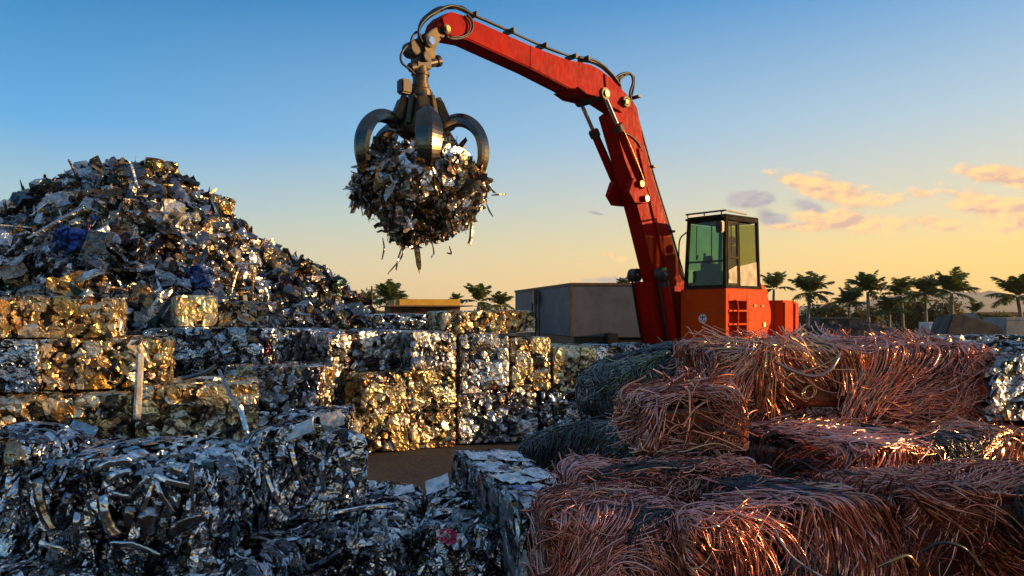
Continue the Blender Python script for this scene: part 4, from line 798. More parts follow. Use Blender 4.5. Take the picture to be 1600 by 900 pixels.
for i,(x0,y0,x1,y1,w,c,bx) in enumerate(((240,752,214,824,.030,BR,.02),(243,750,272,803,.034,MD,-.03),(240,742,302,762,.028,BR,-.04),(232,744,202,782,.022,BR,.03),(205,777,168,770,.022,BR,0),(299,718,301,798,.026,BR,.02),(160,774,182,838,.055,MD,-.06),(60,748,84,830,.050,GR,-.05),(108,770,92,820,.04,(.16,.22,.36,1),.02),(235,790,235,838,.07,GR,0),(165,752,205,735,.035,BR,.04),(196,760,184,752,.04,MD,0),(262,838,318,808,.05,GR,.03),(205,790,200,825,.06,GR,0),(140,740,205,722,.03,BR,.05),(195,722,230,707,.05,BR,0),(60,846,100,862,.03,MD,0),(120,800,118,850,.035,MD,.03),(285,742,262,728,.035,MD,0),(250,868,170,850,.03,MD,-.08))):
    face_strip(F1,x0,y0,x1,y1,6.02,6.0 if y1>735 else 6.4,w,c,500+i,bx)
for i,(x0,y0,x1,y1,d0,d1,w,c,bx) in enumerate(((452,694,480,770,7.2,7.15,.030,MD,-.03),(388,722,412,770,6.8,6.75,.035,GR,-.06),(415,740,452,806,6.95,6.9,.032,MD,-.04),(466,692,520,730,7.35,7.45,.03,GR,-.05),(545,750,558,785,7.7,7.75,.03,BR,.05),(404,712,396,722,6.75,6.7,.075,(.72,.75,.8,1),0),(440,703,436,725,7.05,7.0,.06,MD,0),(500,715,505,770,7.45,7.45,.04,MD,.03),(530,700,545,740,7.75,7.75,.04,MD,-.03))):
    face_strip(F2,x0,y0,x1,y1,d0,d1,w,c,540+i,bx)
for i,(x0,y0,x1,y1,d0,d1,w,c,bx) in enumerate(((440,895,534,858,6.95,7.05,.055,GR,-.10),(560,812,556,840,7.05,7.05,.05,MD,0),(598,812,606,842,7.1,7.1,.045,BR,.04),(520,822,524,842,7.05,7.05,.05,MD,0),(430,846,466,842,7.0,7.0,.02,MD,0),(480,812,618,790,7.3,7.4,.03,MD,.03),(470,800,560,772,7.5,7.8,.025,GR,.03))):
    face_strip(F3,x0,y0,x1,y1,d0,d1,w,c,560+i,bx)
def patch(bale,px,py,D,L_,W_,rot,C,seed,label):
    MI=bale.matrix_basis.inverted(); o_=MI@Vector((0,0,CZ)); q=(MI@Vector(at(px,py,8.)))-o_; p=o_+q*((-DIMS[bale.name][1]/2-.085-o_.y)/q.y); o=plate('printed_sheet',None,None,p,L_,W_,rot,C,seed,.006,STRIP,.05,bale,nu=9,nv=7,tap=.3); o['label']=label
patch(F4,700,838,7.42,.16,.14,(80,10,0),(.62,.05,.16,.2),601,'crimson printed sheet'); patch(F4,690,832,7.40,.10,.07,(78,-20,0),(.82,.78,.82,.2),602,'white printed sheet'); patch(F4,716,846,7.38,.15,.13,(70,-35,10),(.62,.72,.86,.4),603,'pale blue sheet'); patch(F4,745,868,7.42,.17,.15,(84,20,0),(.13,.14,.15,.9),604,'dark sheet')
for i,(px,py,D,l,w,c) in enumerate(((752,722,8.95,.42,.30,(.86,.89,.94,.5)),(800,722,8.9,.46,.34,(.88,.91,.95,.5)),(778,742,8.35,.40,.3,(.86,.89,.94,.5)),(806,764,7.75,.44,.36,(.88,.91,.95,.5)),(845,752,8.0,.4,.3,(.86,.89,.94,.5)),(850,792,7.2,.42,.34,(.88,.91,.95,.5)))):
    p=at(px,py,D); p[2]=1.135; p=F5.matrix_basis.inverted()@Vector(p); o=plate('top_sheet',None,None,p,w,l,(2,3,i*7),c,620+i,.006,STRIP,.05,F5,nu=8,nv=8,crin=.02)
p=at(820,786,7.25); p[2]=1.165; o=plate('printed_sheet',None,None,F5.matrix_basis.inverted()@Vector(p),.24,.20,(4,4,20),(.05,.07,.42,.1),640,.006,STRIP,.04,F5,nu=8,nv=7,tap=.5); o['label']='dark blue printed patch with a red edge'
p=at(846,793,7.12); p[2]=1.168; o=plate('printed_sheet',None,None,F5.matrix_basis.inverted()@Vector(p),.12,.05,(4,4,0),(.55,.04,.06,.1),641,.006,STRIP,.04,F5); o['label']='red printed patch'
# single cables that hang over the copper bales
def cable(label,pts,r,C,name='cable'):
    mb=MB(); P=[at(*p) for p in pts]; c=P[0]; m_tube(mb,P,r,7,np.array(C)); tag(mb.obj(name,WIRE,smooth=True,off=c,loc=tuple(c)),label,'cable')
cable('thick pale cable curving along the upper face of the top copper bale',[(1212,566,8.42),(1240,580,8.36),(1270,588,8.34),(1295,580,8.36),(1308,562,8.42),(1312,552,8.5)],.019,(.34,.25,.21,.8))
cable('grey cable hanging over the lowest copper bale of arching strands',[(1210,826,5.24),(1222,850,5.2),(1245,876,5.2),(1290,905,5.2)],.008,(.22,.23,.26,.3))
cable('short straight copper rod end sticking out of the corner-on bale side',[(1530,812,5.75),(1548,795,5.7),(1572,768,5.75)],.010,(.62,.34,.26,1.))
cable('yellow-brown cable with a kinked end lying low on the copper stack',[(1372,886,5.2),(1395,876,5.15),(1418,868,5.15),(1434,884,5.2)],.011,(.50,.32,.15,.9))
cable('black cable arching over the copper bale at the picture corner',[(1440,862,5.3),(1470,848,5.25),(1505,856,5.25),(1530,884,5.3)],.012,(.035,.04,.035,.2))
# ------------------------------------------------------------------ skip and other things behind
def skip_():
    c0=at(893,443,22.); c0[2]=0; la=unit(np.array([-.2,.98,0])); ra=unit(np.array([.999,.02,0])); up=np.array([0,0,1.]); AX=np.array([ra,la,up]); zt=zat(443,22.); z0=zat(526,22.)
    t=empty('scrap_skip',tuple(c0),'large grey steel skip with a ladder on its end, behind the crane boom','skip')
    def P(n,mb,m,par=t,bv=0.,sm=False):
        o=mb.obj(n,m,par,sm,off=c0)
        if bv: bevel(o,bv)
        return o
    B=lambda mb,r,l,z: m_box(mb,c0+ra*(r[0]+r[1])/2+la*(l[0]+l[1])/2+up*(z[0]+z[1])/2,(abs(r[1]-r[0]),abs(l[1]-l[0]),abs(z[1]-z[0])),ax=AX)
    w=.06; Lr,Ll=5.2,7.6; mb=MB(); B(mb,(0,Lr),(0,w),(z0,zt)); B(mb,(0,w),(w+.002,Ll),(z0,zt)); B(mb,(Lr-w,Lr),(w+.002,Ll),(z0,zt)); B(mb,(w+.002,Lr-w-.002),(Ll-w,Ll),(z0,zt)); B(mb,(w+.002,Lr-w-.002),(w+.002,Ll-w-.002),(z0,z0+.08)); P('skip_wall',mb,TANK,bv=.01)
    mb=MB(); B(mb,(-.03,Lr+.03),(-.03,.0),(zt-.05,zt+.02)); B(mb,(-.03,-.002),(.0,Ll),(zt-.05,zt+.02)); B(mb,(-.03,.03),(-.034,-.003),(z0,zt-.052)); P('rim_bar',mb,RUST)
    mb=MB(); B(mb,(1.05,Lr),(-.16,-.005),(z0-.02,z0+.12)); B(mb,(.02,1.05),(-.02,-.003),(z0,z0+.3)); P('lower_rail',mb,TANK,bv=.01)
    mb=MB(); B(mb,(.1,Lr-.1),(.1,Ll-.1),(z0-.35,z0-.003)); B(mb,(.9,1.2),(-.3,.6),(z0-.75,z0+.1)); B(mb,(1.2,Lr),(-.2,.05),(z0-.42,z0-.1)); B(mb,(.2,Lr-.3),(.4,Ll-.4),(.55,z0-.352)); P('chassis',mb,DARK,bv=.02)
    for r in(.9,4.2):
        for l in(.15,6.6): mb=MB(); m_cyl(mb,c0+ra*r+la*l+up*.52,c0+ra*r+la*(l+.45)+up*.52,.52,n=28); P('wheel',mb,RUBBER,bv=.05)
    # ladder and prop on the end
    k=(842-CX)/F; s=(c0[0]-k*c0[1])/(k*la[1]-la[0]); mb=MB()
    for d in(0,.5): m_tube(mb,[c0+la*(s+d)-ra*.09+up*(zt-.05),c0+la*(s+d)-ra*.12+up*(z0-.3)],.03,6,k=0)
    for i in range(6): q=c0+la*s-ra*.1+up*(z0-.1+i*.28); m_tube(mb,[q,q+la*.5],.02,6,k=0)
    P('ladder',mb,DARK)
    mb=MB(); m_tube(mb,[c0+la*(s-.3)-ra*.08+up*(zt-.2),c0+la*(s-.9)-ra*.2+up*(z0-.3)],.035,6,k=0); B(mb,(-.2,-.01),(s-.2,s+.15),(zt-.5,zt-.1)); B(mb,(-.16,-.01),(s+.3,s+.6),(z0+.15,z0+.5)); P('prop_arm',mb,DARK)
skip_()
def box_thing(name,label,cat,px0,px1,py0,py1,D,dep,m,tilt=0.,group=None,parts=(),yaw=0.):
    w=(px1-px0)/F*D; h=(py1-py0)/F*D; x=((px0+px1)/2-CX)/F*D; zb=zat(py1,D); mb=MB(); c=np.array([x,D+dep/2,zb])
    t=empty(name,tuple(c),label,cat,group); m_box(mb,c+np.array([0,0,h/2]),(w,dep,h)); o=bevel(mb.obj('body',m,t,off=c),.03)
    for n,(x0,x1,z0,z1,pr),mm in parts:
        mb=MB(); m_box(mb,c+np.array([(x0+x1)/2*w,-dep/2-pr/2,(z0+z1)/2*h]),((x1-x0)*w,pr-.004,(z1-z0)*h)); mb.obj(n,mm,t,off=c)
    t.rotation_euler=(0,R(tilt),R(yaw)); return t
CONC=simple('concrete',(.30,.29,.27),.85,0,.4,1.5,.15,.01); YEL=simple('yellow_fascia',(.62,.36,.03),.6,0,.3,1.,.05); BROWN=simple('brown_boards',(.12,.055,.03),.8,0,.5,2.,.2); BLK=simple('black_steel',(.025,.025,.027),.6,.2,.5,2.,.1); WHT=simple('white_tank',(.62,.63,.62),.5,0,.2,2.,.05); SLAB=simple('weathered_slab',(.06,.055,.05),.8,.1,.6,1.2,.25,.02,12)
def building():
    D=62.; c=at(672,490,D); c[2]=0; t=empty('yard_building',tuple(c),'low brown building with a broad yellow roof edge beyond the bales','building')
    def B(n,px0,px1,z0,z1,y0,y1,m):
        mb=MB(); x0=(px0-CX)/F*D-c[0]; x1=(px1-CX)/F*D-c[0]; m_box(mb,((x0+x1)/2,(y0+y1)/2,(z0+z1)/2),(x1-x0,y1-y0,z1-z0)); return mb.obj(n,m,t)
    B('wall',612,722,0,zat(479,D),.6,6.,BROWN); B('roof',604,738,zat(479,D)+.002,zat(477,D),-.6,6.6,RUST); B('fascia',624,719,zat(477,D)+.002,zat(467.5,D),-.2,5.6,YEL); B('awning',616,624-.1,zat(477,D)+.002,zat(467.5,D)-.05,-.1,5.4,simple('dull_yellow',(.34,.25,.06),.7))
    for k,(a,b) in enumerate(((632,648),(672,690))): B('door',a,b,.02,zat(482,D),.55,.598,BLK)
    t.rotation_euler=(0,0,R(14))
building()
box_thing('boundary_wall','pale concrete boundary wall beside the grey skip','wall',748,806,484,523,75.,.3,CONC,parts=[('coping',(-.51,.51,.93,1.0,.08),CONC),('joint',(.1,.11,0,.92,.01),BLK)])
box_thing('steel_bin','black open steel bin under the palm trees','bin',1281,1345,496,529,70.,2.5,BLK,parts=[('rib',(-.3,-.27,.02,.98,.08),BLK),('rib',(.2,.23,.02,.98,.08),BLK),('rim_bar',(-.5,.5,.93,1.,.1),DARK)])
box_thing('water_tank','white box tank beside the tilted slab','tank',1451,1483,503.5,531,65.,1.6,WHT,parts=[('lid',(-.52,.52,.92,1.02,.06),WHT),('cap',(.0,.25,1.02,1.12,.06),WHT)])
box_thing('concrete_block','grey block at the picture edge behind the tilted slab','block',1572,1640,496,533,60.,3.,CONC,parts=[('coping',(-.5,.5,.9,1.,.06),CONC)])
box_thing('long_shed','long low pale shed roof under the distant hills','shed',1530,1640,489,515,140.,12.,CONC,parts=[('roof_edge',(-.52,.52,.85,1.05,.4),RUST)])
def slab():
    D=58.; rng=np.random.default_rng(9); px=[(1478,521),(1482,508),(1488,491),(1500,490),(1530,499),(1560,509),(1570,516),(1566,528),(1500,529),(1478,528)]; c=at(1520,531,D)
    mb=MB(); f=[at(x,y,D) for x,y in px]; b=[p+np.array([.4,3.2,-.2]) for p in f]; n=len(px); mb.add(f+b,[list(range(n)),list(range(n,2*n))[::-1]]+[[i,i+n,(i+1)%n+n,(i+1)%n] for i in range(n)],WHITE)
    tag(bevel(mb.obj('tilted_slab',SLAB,off=c,loc=tuple(c)),.12),'dark weathered slab lying tilted beyond the copper stack','slab')
slab()
def mound(name,label,x0,x1,py,D,dep,m,seed,amp=.25):
    rng=np.random.default_rng(seed); n,k=120,40; a=(x0-CX)/F*D; b=(x1-CX)/F*D; X,Y=np.meshgrid(np.linspace(a,b,n),np.linspace(D,D+dep,k),indexing='ij'); u=np.linspace(0,1,n)[:,None]; v=np.linspace(0,1,k)[None]
    P=np.stack([X,Y,0*X],-1); h=zat(py,D+dep/2); Z=h*np.sin(u*PI)**.6*np.sin(v*PI)**.7+amp*(Sines(rng,1.5)(P)[...,0]*.6+Sines(rng,4.)(P)[...,0]*.4)*np.sin(u*PI)*np.sin(v*PI)-.06
    P[...,2]=Z; I=np.arange(n*k).reshape(n,k); q=np.stack([I[:-1,:-1],I[1:,:-1],I[1:,1:],I[:-1,1:]],-1).reshape(-1,4); mb=MB(); mb.add(P.reshape(-1,3),q,WHITE)
    P=P.reshape(-1,3)[rng.choice(n*k,500)]; add_chunks(mb,P,rng.uniform(.08,.3,500),rng,np.tile(WHITE,(500,1)))
    tag(mb.obj(name,m,smooth=False),label,'mound',kind='stuff')
DIRT=simple('red_earth',(.13,.06,.035),.95,0,.5,.8,.5,.05,8); DIRT2=simple('dark_earth',(.05,.042,.036),.95,0,.5,.8,.5,.05,8)
mound('earth_mound','low mound of red earth beyond the copper stack',1330,1500,507,46.,9.,DIRT,21); mound('rubble_mound','dark rubble between the counterweight and the black bin',1225,1420,512,48.,7.,DIRT2,22); mound('rubble_mound','dark rubble under the tilted slab',1440,1660,524,50.,6.,DIRT2,23,.15)
# ------------------------------------------------------------------ palms, shrubs, pole
def leafmat(name,a,b):
    m,nt,p=mat(name); n1=noise(nt,1.2,4,.6); c=ramp(nt,n1.outputs[0],[(.35,a),(.68,b)]); nt.links.new(c.outputs[0],p.inputs['Base Color']); p.inputs['Roughness'].default_value=.5
    tr=nt.nodes.new('ShaderNodeBsdfTranslucent'); nt.links.new(c.outputs[0],tr.inputs[0]); mx=nt.nodes.new('ShaderNodeMixShader'); mx.inputs[0].default_value=.35; o=nt.nodes['Material Output']; nt.links.new(p.outputs[0],mx.inputs[1]); nt.links.new(tr.outputs[0],mx.inputs[2]); nt.links.new(mx.outputs[0],o.inputs[0]); return m
PALM=leafmat('palm_leaf',(.07,.12,.02),(.13,.14,.025)); BUSH=leafmat('shrub_leaf',(.10,.11,.02),(.16,.13,.03)); TRUNK=simple('palm_trunk',(.24,.20,.155),.85,0,.4,6.,.3,.03,12)
def palm_mesh(seed,h,cr,nf=20):
    rng=np.random.default_rng(seed); tk=MB(); lean=rng.normal(size=2)*.06*h; P=[np.array([lean[0]*t*t,lean[1]*t*t,h*t]) for t in np.linspace(0,1,6)]; m_tube(tk,P,.2,10,WHITE,4,rr=[.30,.19,.17,.15,.16,.13])
    top=P[-1]; fr=MB()
    for k in range(nf):
        az=k*2.4+rng.uniform(-.3,.3); e=rng.uniform(-.1,1.3) if k>6 else rng.uniform(1.15,1.55); L_=cr*rng.uniform(.85,1.15); t=np.linspace(0,1,12); ea=e-t**1.5*rng.uniform(.5,1.25); dr=np.cumsum(np.cos(ea))/12*L_; dz=np.cumsum(np.sin(ea))/12*L_
        hd=np.array([math.cos(az),math.sin(az),0]); sd=np.array([-math.sin(az),math.cos(az),0]); C=top+hd*dr[:,None]+np.array([0,0,1.])*dz[:,None]
        m_tube(fr,C,.03,4,WHITE,0,rr=[.05,.03,.012])
        tt=np.repeat(np.linspace(.10,1,22),2); sg=np.tile([-1,1],22); B0=np.stack([np.interp(tt,t,C[:,i]) for i in range(3)],1); T=unit(np.gradient(C,axis=0)); TT=np.stack([np.interp(tt,t,T[:,i]) for i in range(3)],1)
        ln=cr*.34*np.sin(np.clip(tt,.05,1)*PI*.80+.35)*rng.uniform(.8,1.2,44)+.06; d=unit(sd*sg[:,None]*.9+TT*.6+np.array([0,0,-.40])+rng.normal(size=(44,3))*.16)
        tip=B0+d*ln[:,None]+np.array([0,0,-.25])*ln[:,None]**2*.3; wv=TT*.08*(cr/2.3); mid=(B0+tip)/2+np.array([0,0,.05])*ln[:,None]
        V=np.stack([B0-wv*.6,B0+wv*.6,mid+wv,mid-wv,tip],1).reshape(-1,3); o=np.arange(44)[:,None]*5; n0=fr.n
        fr.add(V,o+np.array([0,1,2,3]),WHITE); fr.L.append(((o+np.array([3,2,4]))+n0).ravel()); fr.T.append(np.full(44,3))
    return tk.mesh('palm_trunk',TRUNK,True),fr.mesh('palm_crown',PALM)
PM=[palm_mesh(900+i,5.,2.3,(15,22,18,26,13,20,24)[i]) for i in range(7)]
def palm(label,px,pyc,D,span,i,rz,group='palm trees along the yard edge'):
    """pyc: where the fronds spring from; span: crown width seen"""
    x=(px-CX)/F*D; h=zat(pyc,D); s=span/F*D/3.25; t=empty('palm_tree',(x,D,-.05),label,'palm tree',group); a,b=PM[int(px*7+i)%7]
    o=link('trunk',a,t); o.scale=(s,s,(h+.05)/5.); o.rotation_euler=(0,0,rz)
    tip=max(a.vertices,key=lambda v:v.co.z).co; q=link('crown',b,t); q.scale=(s,s,s); q.rotation_euler=(0,0,rz)
    # fronds start at the top of the trunk
    q.location=(0,0,h+.05-5.*s); return t
PALMS=[('palm rising just behind the orange counterweight',1208,452,100,42,0),('bushy palm next along from the counterweight palm, fronds hanging low',1262,459,105,52,1),('tallest palm, dark tuft above its crown',1357,456,100,50,2),('short palm leaning out between the bushy palm and the tallest palm',1326,474,110,40,3),('palm with drooping fronds, first of three crowded together',1411,463,108,46,0),('middle palm of three crowded together',1447,460,104,46,1),('palm with wide spreading crown, last of three crowded together',1488,458,100,58,2),('low palm clump between the tallest palm and the crowded three',1390,487,100,40,3),('small palm standing alone under the hills',1528,488,120,26,0),('palm cut off by the picture edge',1597,464,95,60,1),
 ('small distant palm behind the utility pole',574,474,120,32,2),('palm behind the end of the yellow-edged building',612,470,110,46,3),('palm between the yellow-edged building and the pale wall',747,472,105,46,0),('smaller palm over the pale wall',784,478,110,34,1),('palm tip peeping over the yellow roof edge',712,470,130,20,2),('palm tip peeping over the grey skip',977,449,120,24,3)]
for k,(lb,px,py,D,sp,i) in enumerate(PALMS): palm(lb,px,py,D,sp,i,k*1.3)
def shrub(label,px,pyt,D,wpx,seed):
    rng=np.random.default_rng(seed); x=(px-CX)/F*D; h=zat(pyt,D); w=wpx/F*D/2; t=empty('shrub',(x,D,0),label,'shrub','shrubs between the palms'); mb=MB()
    n=1500; cl=rng.uniform(-1,1,(14,3))*np.array([w*.8,1.4,0])+np.array([0,0,1.])*rng.uniform(.2,.85,(14,1))*h; P=cl[rng.integers(0,14,n)]+rng.normal(size=(n,3))*np.array([w*.22,.5,h*.13]); P[:,2]=np.clip(P[:,2],.05,h*1.08)
    add_sheets(mb,P,unit(rng.normal(size=(n,3))),np.full(n,.42)*rng.uniform(.6,1.4,n),np.full(n,.2),.5,rng,np.tile(WHITE,(n,1)),nu=3,nv=2); mb.obj('foliage',BUSH,t)
    mb=MB(); 
    for c in cl: m_tube(mb,[np.array([c[0]*.2,c[1]*.2,0]),c*.6,c],.03,5,rr=[.06,.04,.015])
    mb.obj('stem',TRUNK,t)
for a in (('yellowish shrub under the bushy palm by the counterweight',1285,472,112,70,1),('thin shrub between the bushy palm and short palm',1305,478,115,40,2),('tall shrub mass below the first crowded palm',1405,470,114,50,3),('yellow-green shrub below the middle crowded palm',1436,468,114,60,4),('dense shrub below the spreading palm',1478,470,112,56,5),('low shrub at the tallest palm foot',1350,482,112,44,6),('low bush beside the distant utility pole',590,480,110,40,7),('shrub behind the palm near the pale wall',762,478,112,40,8),('dim shrub behind the small lone palm',1560,489,118,40,9)): shrub(*a)
def pole():
    D=90.; c=at(581,0,D); c[2]=0; t=empty('utility_pole',tuple(c),'thin dark utility pole beyond the end of the scrap heap','pole'); h=zat(447,D); mb=MB(); m_cyl(mb,c,c+np.array([0,0,h]),.14,.10,10); mb.obj('post',BROWN,t,off=c)
    mb=MB(); m_box(mb,c+np.array([0,-.14,h-.45]),(1.3,.1,.1)); mb.obj('crossarm',BROWN,t,off=c)
    for x in(-.55,.0,.55): mb=MB(); m_lathe(mb,c+np.array([x,-.14,h-.39]),[(0,.22),(.05,.2),(.07,.1),(.05,0)],8); mb.obj('insulator',BLK,t,off=c)
pole()
# ------------------------------------------------------------------ ground, hills, sky, light, camera
def ground():
    n=220; t=np.linspace(-1,1,n); g=np.sign(t)*(np.abs(t)**4)*2600+t*40
    X,Y=np.meshgrid(g,g+12,indexing='ij'); rng=np.random.default_rng(3)
    P=np.stack([X,Y,X*0],-1).reshape(-1,3); nz=Sines(rng,.9)(P)[:,0]*.018+Sines(rng,3.)(P)[:,0]*.008
    P[:,2]=nz-.03; I=np.arange(n*n).reshape(n,n); q=np.stack([I[:-1,:-1],I[1:,:-1],I[1:,1:],I[:-1,1:]],-1).reshape(-1,4)
    m,nt,b=mat('soil'); n1=noise(nt,.6,8,.65); n2=noise(nt,9,8,.7); n3=noise(nt,60,5,.6)
    c=ramp(nt,n1.outputs[0],[(.35,(.022,.021,.021)),(.65,(.045,.042,.041))]); c2=ramp(nt,n2.outputs[0],[(.4,(1,1,1)),(.7,(.45,.42,.4))])
    nt.links.new(mixc(nt,1.,c.outputs[0],c2.outputs[0],'MULTIPLY'),b.inputs['Base Color']); b.inputs['Roughness'].default_value=.9
    bump(nt,b,n2.outputs[0],.6,.05)
    mb=MB(); mb.add(P,q,WHITE); tag(mb.obj('ground',m,smooth=True),kind='structure')
ground()
def hills():
    rng=np.random.default_rng(8); mb=MB()
    m=simple('hill_scrub',(.06,.075,.045),.9,0,.4,.004,0)
    for (x0,x1,Y,h,sd) in ((250,5200,5200,150,1),(-3600,-600,5600,100,2)):
        n=140; x=np.linspace(x0,x1,n); r=np.random.default_rng(sd)
        e=sum(np.sin(x/s+r.uniform(0,6))*a for s,a in((700,.32),(330,.2),(140,.09),(60,.04)))
        e=(.62+e)*np.sin(np.linspace(0,PI,n))**.5*h; e=np.maximum(e,2)
        rows=[]
        for k,(f,dy) in enumerate(((0,-900),(.45,-420),(.8,-160),(1,0),(.6,500),(0,1200))):
            rows.append(np.stack([x,np.full(n,Y+dy)+r.normal(size=n)*30,e*f*(1+r.normal(size=n)*.05)-2],-1))
        P=np.stack(rows); I=np.arange(P.shape[0]*n).reshape(-1,n); q=np.stack([I[:-1,:-1],I[:-1,1:],I[1:,1:],I[1:,:-1]],-1).reshape(-1,4)
        mb.add(P.reshape(-1,3),q,WHITE)
    tag(mb.obj('hills',m,smooth=True),kind='structure')
hills()
def haze():
    bm=bmesh.new(); bmesh.ops.create_cube(bm,size=1.); me=bpy.data.meshes.new('haze'); bm.to_mesh(me); bm.free(); o=link('haze',me,loc=(0,3300,124)); o.scale=(16000,7400,250)
    m=bpy.data.materials.new('haze_air'); m.use_nodes=True; nt=m.node_tree; nt.nodes.clear(); out=nt.nodes.new('ShaderNodeOutputMaterial'); v=nt.nodes.new('ShaderNodeVolumePrincipled'); v.inputs['Color'].default_value=(.9,.88,.86,1); v.inputs['Density'].default_value=.00008; v.inputs['Anisotropy'].default_value=.3; nt.links.new(v.outputs[0],out.inputs['Volume']); me.materials.append(m); tag(o,kind='stuff')
haze()
SUN_EL,SUN_AZ=R(7.5),R(95)          # azimuth clockwise from the viewing direction (+Y)
sdir=Vector((math.sin(SUN_AZ)*math.cos(SUN_EL),math.cos(SUN_AZ)*math.cos(SUN_EL),math.sin(SUN_EL)))
sl=bpy.data.lights.new('sun','SUN'); sl.energy=5.; sl.angle=R(.53); sl.color=(1.,.58,.23)
so=bpy.data.objects.new('sun',sl); COL.objects.link(so); so.rotation_euler=sdir.to_track_quat('Z','Y').to_euler(); so.location=sdir*50
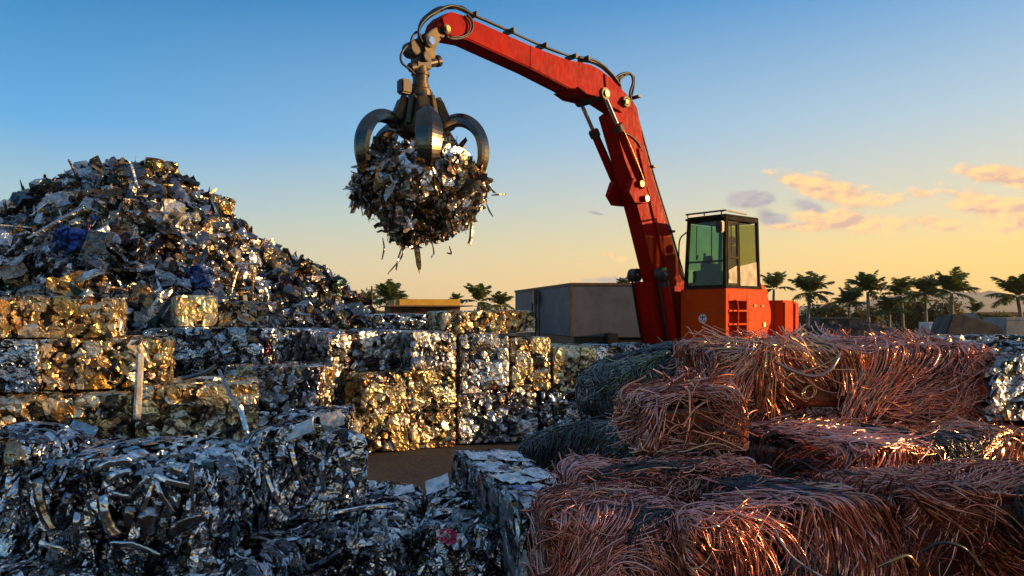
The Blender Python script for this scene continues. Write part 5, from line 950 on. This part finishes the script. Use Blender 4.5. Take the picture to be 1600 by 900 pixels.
def world():
    w=bpy.data.worlds.new('World'); SC.world=w; w.use_nodes=True; nt=w.node_tree; nt.nodes.clear(); L=nt.links.new
    def M(op,a,b=0.,c=0.,clamp=False):
        n=nt.nodes.new('ShaderNodeMath'); n.operation=op; n.use_clamp=clamp
        for i,x in enumerate((a,b,c)):
            if isinstance(x,(int,float)): n.inputs[i].default_value=x
            else: L(x,n.inputs[i])
        return n.outputs[0]
    out=nt.nodes.new('ShaderNodeOutputWorld'); bg=nt.nodes.new('ShaderNodeBackground'); L(bg.outputs[0],out.inputs[0])
    sk=nt.nodes.new('ShaderNodeTexSky'); sk.sky_type='NISHITA'; sk.sun_disc=False; sk.sun_elevation=SUN_EL; sk.sun_rotation=SUN_AZ
    sk.air_density=1.; sk.dust_density=1.; sk.ozone_density=3.
    nish=nt.nodes.new('ShaderNodeVectorMath'); nish.operation='SCALE'; nish.inputs[3].default_value=.15; L(sk.outputs[0],nish.inputs[0])
    tc=nt.nodes.new('ShaderNodeTexCoord'); sp=nt.nodes.new('ShaderNodeSeparateXYZ'); L(tc.outputs['Generated'],sp.inputs[0])
    x,y,z=sp.outputs
    el=M('ARCSINE',z); az=M('ARCTAN2',x,y)
    # evening air: blue overhead, cream to gold at the horizon, warmer towards the sun
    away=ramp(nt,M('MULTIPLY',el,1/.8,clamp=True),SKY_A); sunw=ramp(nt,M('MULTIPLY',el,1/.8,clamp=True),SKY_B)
    hd=M('COSINE',M('SUBTRACT',az,SUN_AZ)); t=M('MULTIPLY_ADD',hd,.95,.55,clamp=True)
    g=mixc(nt,t,away.outputs[0],sunw.outputs[0])
    base=mixc(nt,.94,nish.outputs[0],g)
    # sky opposite the glow stays at full strength, as fill for the foreground
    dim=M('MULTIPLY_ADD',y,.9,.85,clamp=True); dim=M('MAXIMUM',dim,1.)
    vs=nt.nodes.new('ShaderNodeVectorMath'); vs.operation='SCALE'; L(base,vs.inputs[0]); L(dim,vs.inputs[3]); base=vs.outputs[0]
    # clouds, placed by bearing and height
    nv=nt.nodes.new('ShaderNodeCombineXYZ'); L(az,nv.inputs[0]); L(M('MULTIPLY',el,1.9),nv.inputs[1])
    def nz(scale,det,off):
        ad=nt.nodes.new('ShaderNodeVectorMath'); ad.operation='ADD'; ad.inputs[1].default_value=off; L(nv.outputs[0],ad.inputs[0])
        n=N(nt,'ShaderNodeTexNoise'); n.inputs['Scale'].default_value=scale; n.inputs['Detail'].default_value=det; n.inputs['Roughness'].default_value=.6; L(ad.outputs[0],n.inputs['Vector']); return n.outputs[0]
    n1=nz(26,7,(0,0,0)); n1b=nz(26,7,(-.006,.009,0)); n2=nz(9,3,(3,1,0))
    acc={}
    for (px,py,rx,ry,th,amp,kind) in CLOUDS:
        a0=math.atan((px-CX)/F); e0=math.atan((HY-py)/math.hypot(F,px-CX)); rx/=F; ry/=F; c,s_=math.cos(R(th)),math.sin(R(th))
        da=M('SUBTRACT',az,a0); de=M('SUBTRACT',el,e0)
        u=M('MULTIPLY_ADD',da,c/rx,M('MULTIPLY',de,-s_/rx)); vv=M('MULTIPLY_ADD',da,s_/ry,M('MULTIPLY',de,c/ry))
        m=M('SUBTRACT',1.,M('SQRT',M('ADD',M('MULTIPLY',u,u),M('MULTIPLY',vv,vv))))
        m=M('MAXIMUM',M('SUBTRACT',m,.88-amp),-1.6)
        acc[kind]=m if kind not in acc else M('MAXIMUM',acc[kind],m)
    col=base
    for kind,lit,shade,dens in (('grey',(.36,.34,.35),(.25,.25,.29),.9),('warm',(.84,.52,.23),(.52,.34,.26),1.)):
        d0=M('MULTIPLY_ADD',M('SUBTRACT',n1,.5),2.6,acc[kind]); f=M('MULTIPLY',M('SMOOTH_MIN',M('MULTIPLY',d0,2.1,clamp=True),1.,.1),dens,clamp=True)
        sh=M('MULTIPLY_ADD',M('SUBTRACT',n1b,n1),5.,M('MULTIPLY_ADD',n2,.9,-.05),clamp=True)
        col=mixc(nt,f,col,mixc(nt,sh,lit,shade))
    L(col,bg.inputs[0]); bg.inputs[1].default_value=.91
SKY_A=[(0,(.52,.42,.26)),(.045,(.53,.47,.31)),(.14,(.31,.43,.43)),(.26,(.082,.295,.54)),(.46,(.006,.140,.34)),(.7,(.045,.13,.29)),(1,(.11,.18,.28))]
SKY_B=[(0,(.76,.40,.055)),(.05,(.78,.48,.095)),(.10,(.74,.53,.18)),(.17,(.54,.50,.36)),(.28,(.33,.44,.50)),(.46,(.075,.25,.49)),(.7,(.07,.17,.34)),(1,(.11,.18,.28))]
CLOUDS=[(1298,297,82,19,17,1.,'warm'),(1330,346,74,19,8,.95,'warm'),(1250,355,62,8,2,.8,'warm'),(1178,310,46,14,4,.95,'grey'),(1208,341,24,15,20,.95,'grey'),(1262,322,46,13,24,.8,'grey'),
 (1460,348,40,13,12,.9,'warm'),(1442,303,30,12,30,.55,'warm'),(1556,326,66,22,22,1.,'warm'),(1585,279,66,15,16,1.,'warm'),(1400,345,60,6,6,.5,'warm'),(955,399,30,8,18,.6,'warm'),(908,412,16,6,5,.6,'warm'),
 (950,438,60,8,0,.65,'grey'),(935,334,34,5,14,.35,'grey'),(568,468,50,16,4,.6,'grey'),(1090,338,30,5,10,.3,'warm')]
world()
cam=bpy.data.cameras.new('camera'); co=bpy.data.objects.new('camera',cam); COL.objects.link(co); SC.camera=co
co.location=(0,0,CZ); co.rotation_euler=(R(90),0,0); cam.sensor_width=36; cam.lens=36*F/1600; cam.clip_end=20000; cam.clip_start=.05
cam.shift_y=(HY-450)/1600.
v=SC.view_settings; SC.display_settings.display_device='sRGB'; v.view_transform='Standard'; v.look='None'; v.gamma=1.; v.exposure=.75; v.use_curve_mapping=False
SC.cycles.max_bounces=6; SC.cycles.volume_bounces=0; SC.cycles.glossy_bounces=3; SC.cycles.diffuse_bounces=2; SC.cycles.transparent_max_bounces=8; SC.cycles.sample_clamp_indirect=6.
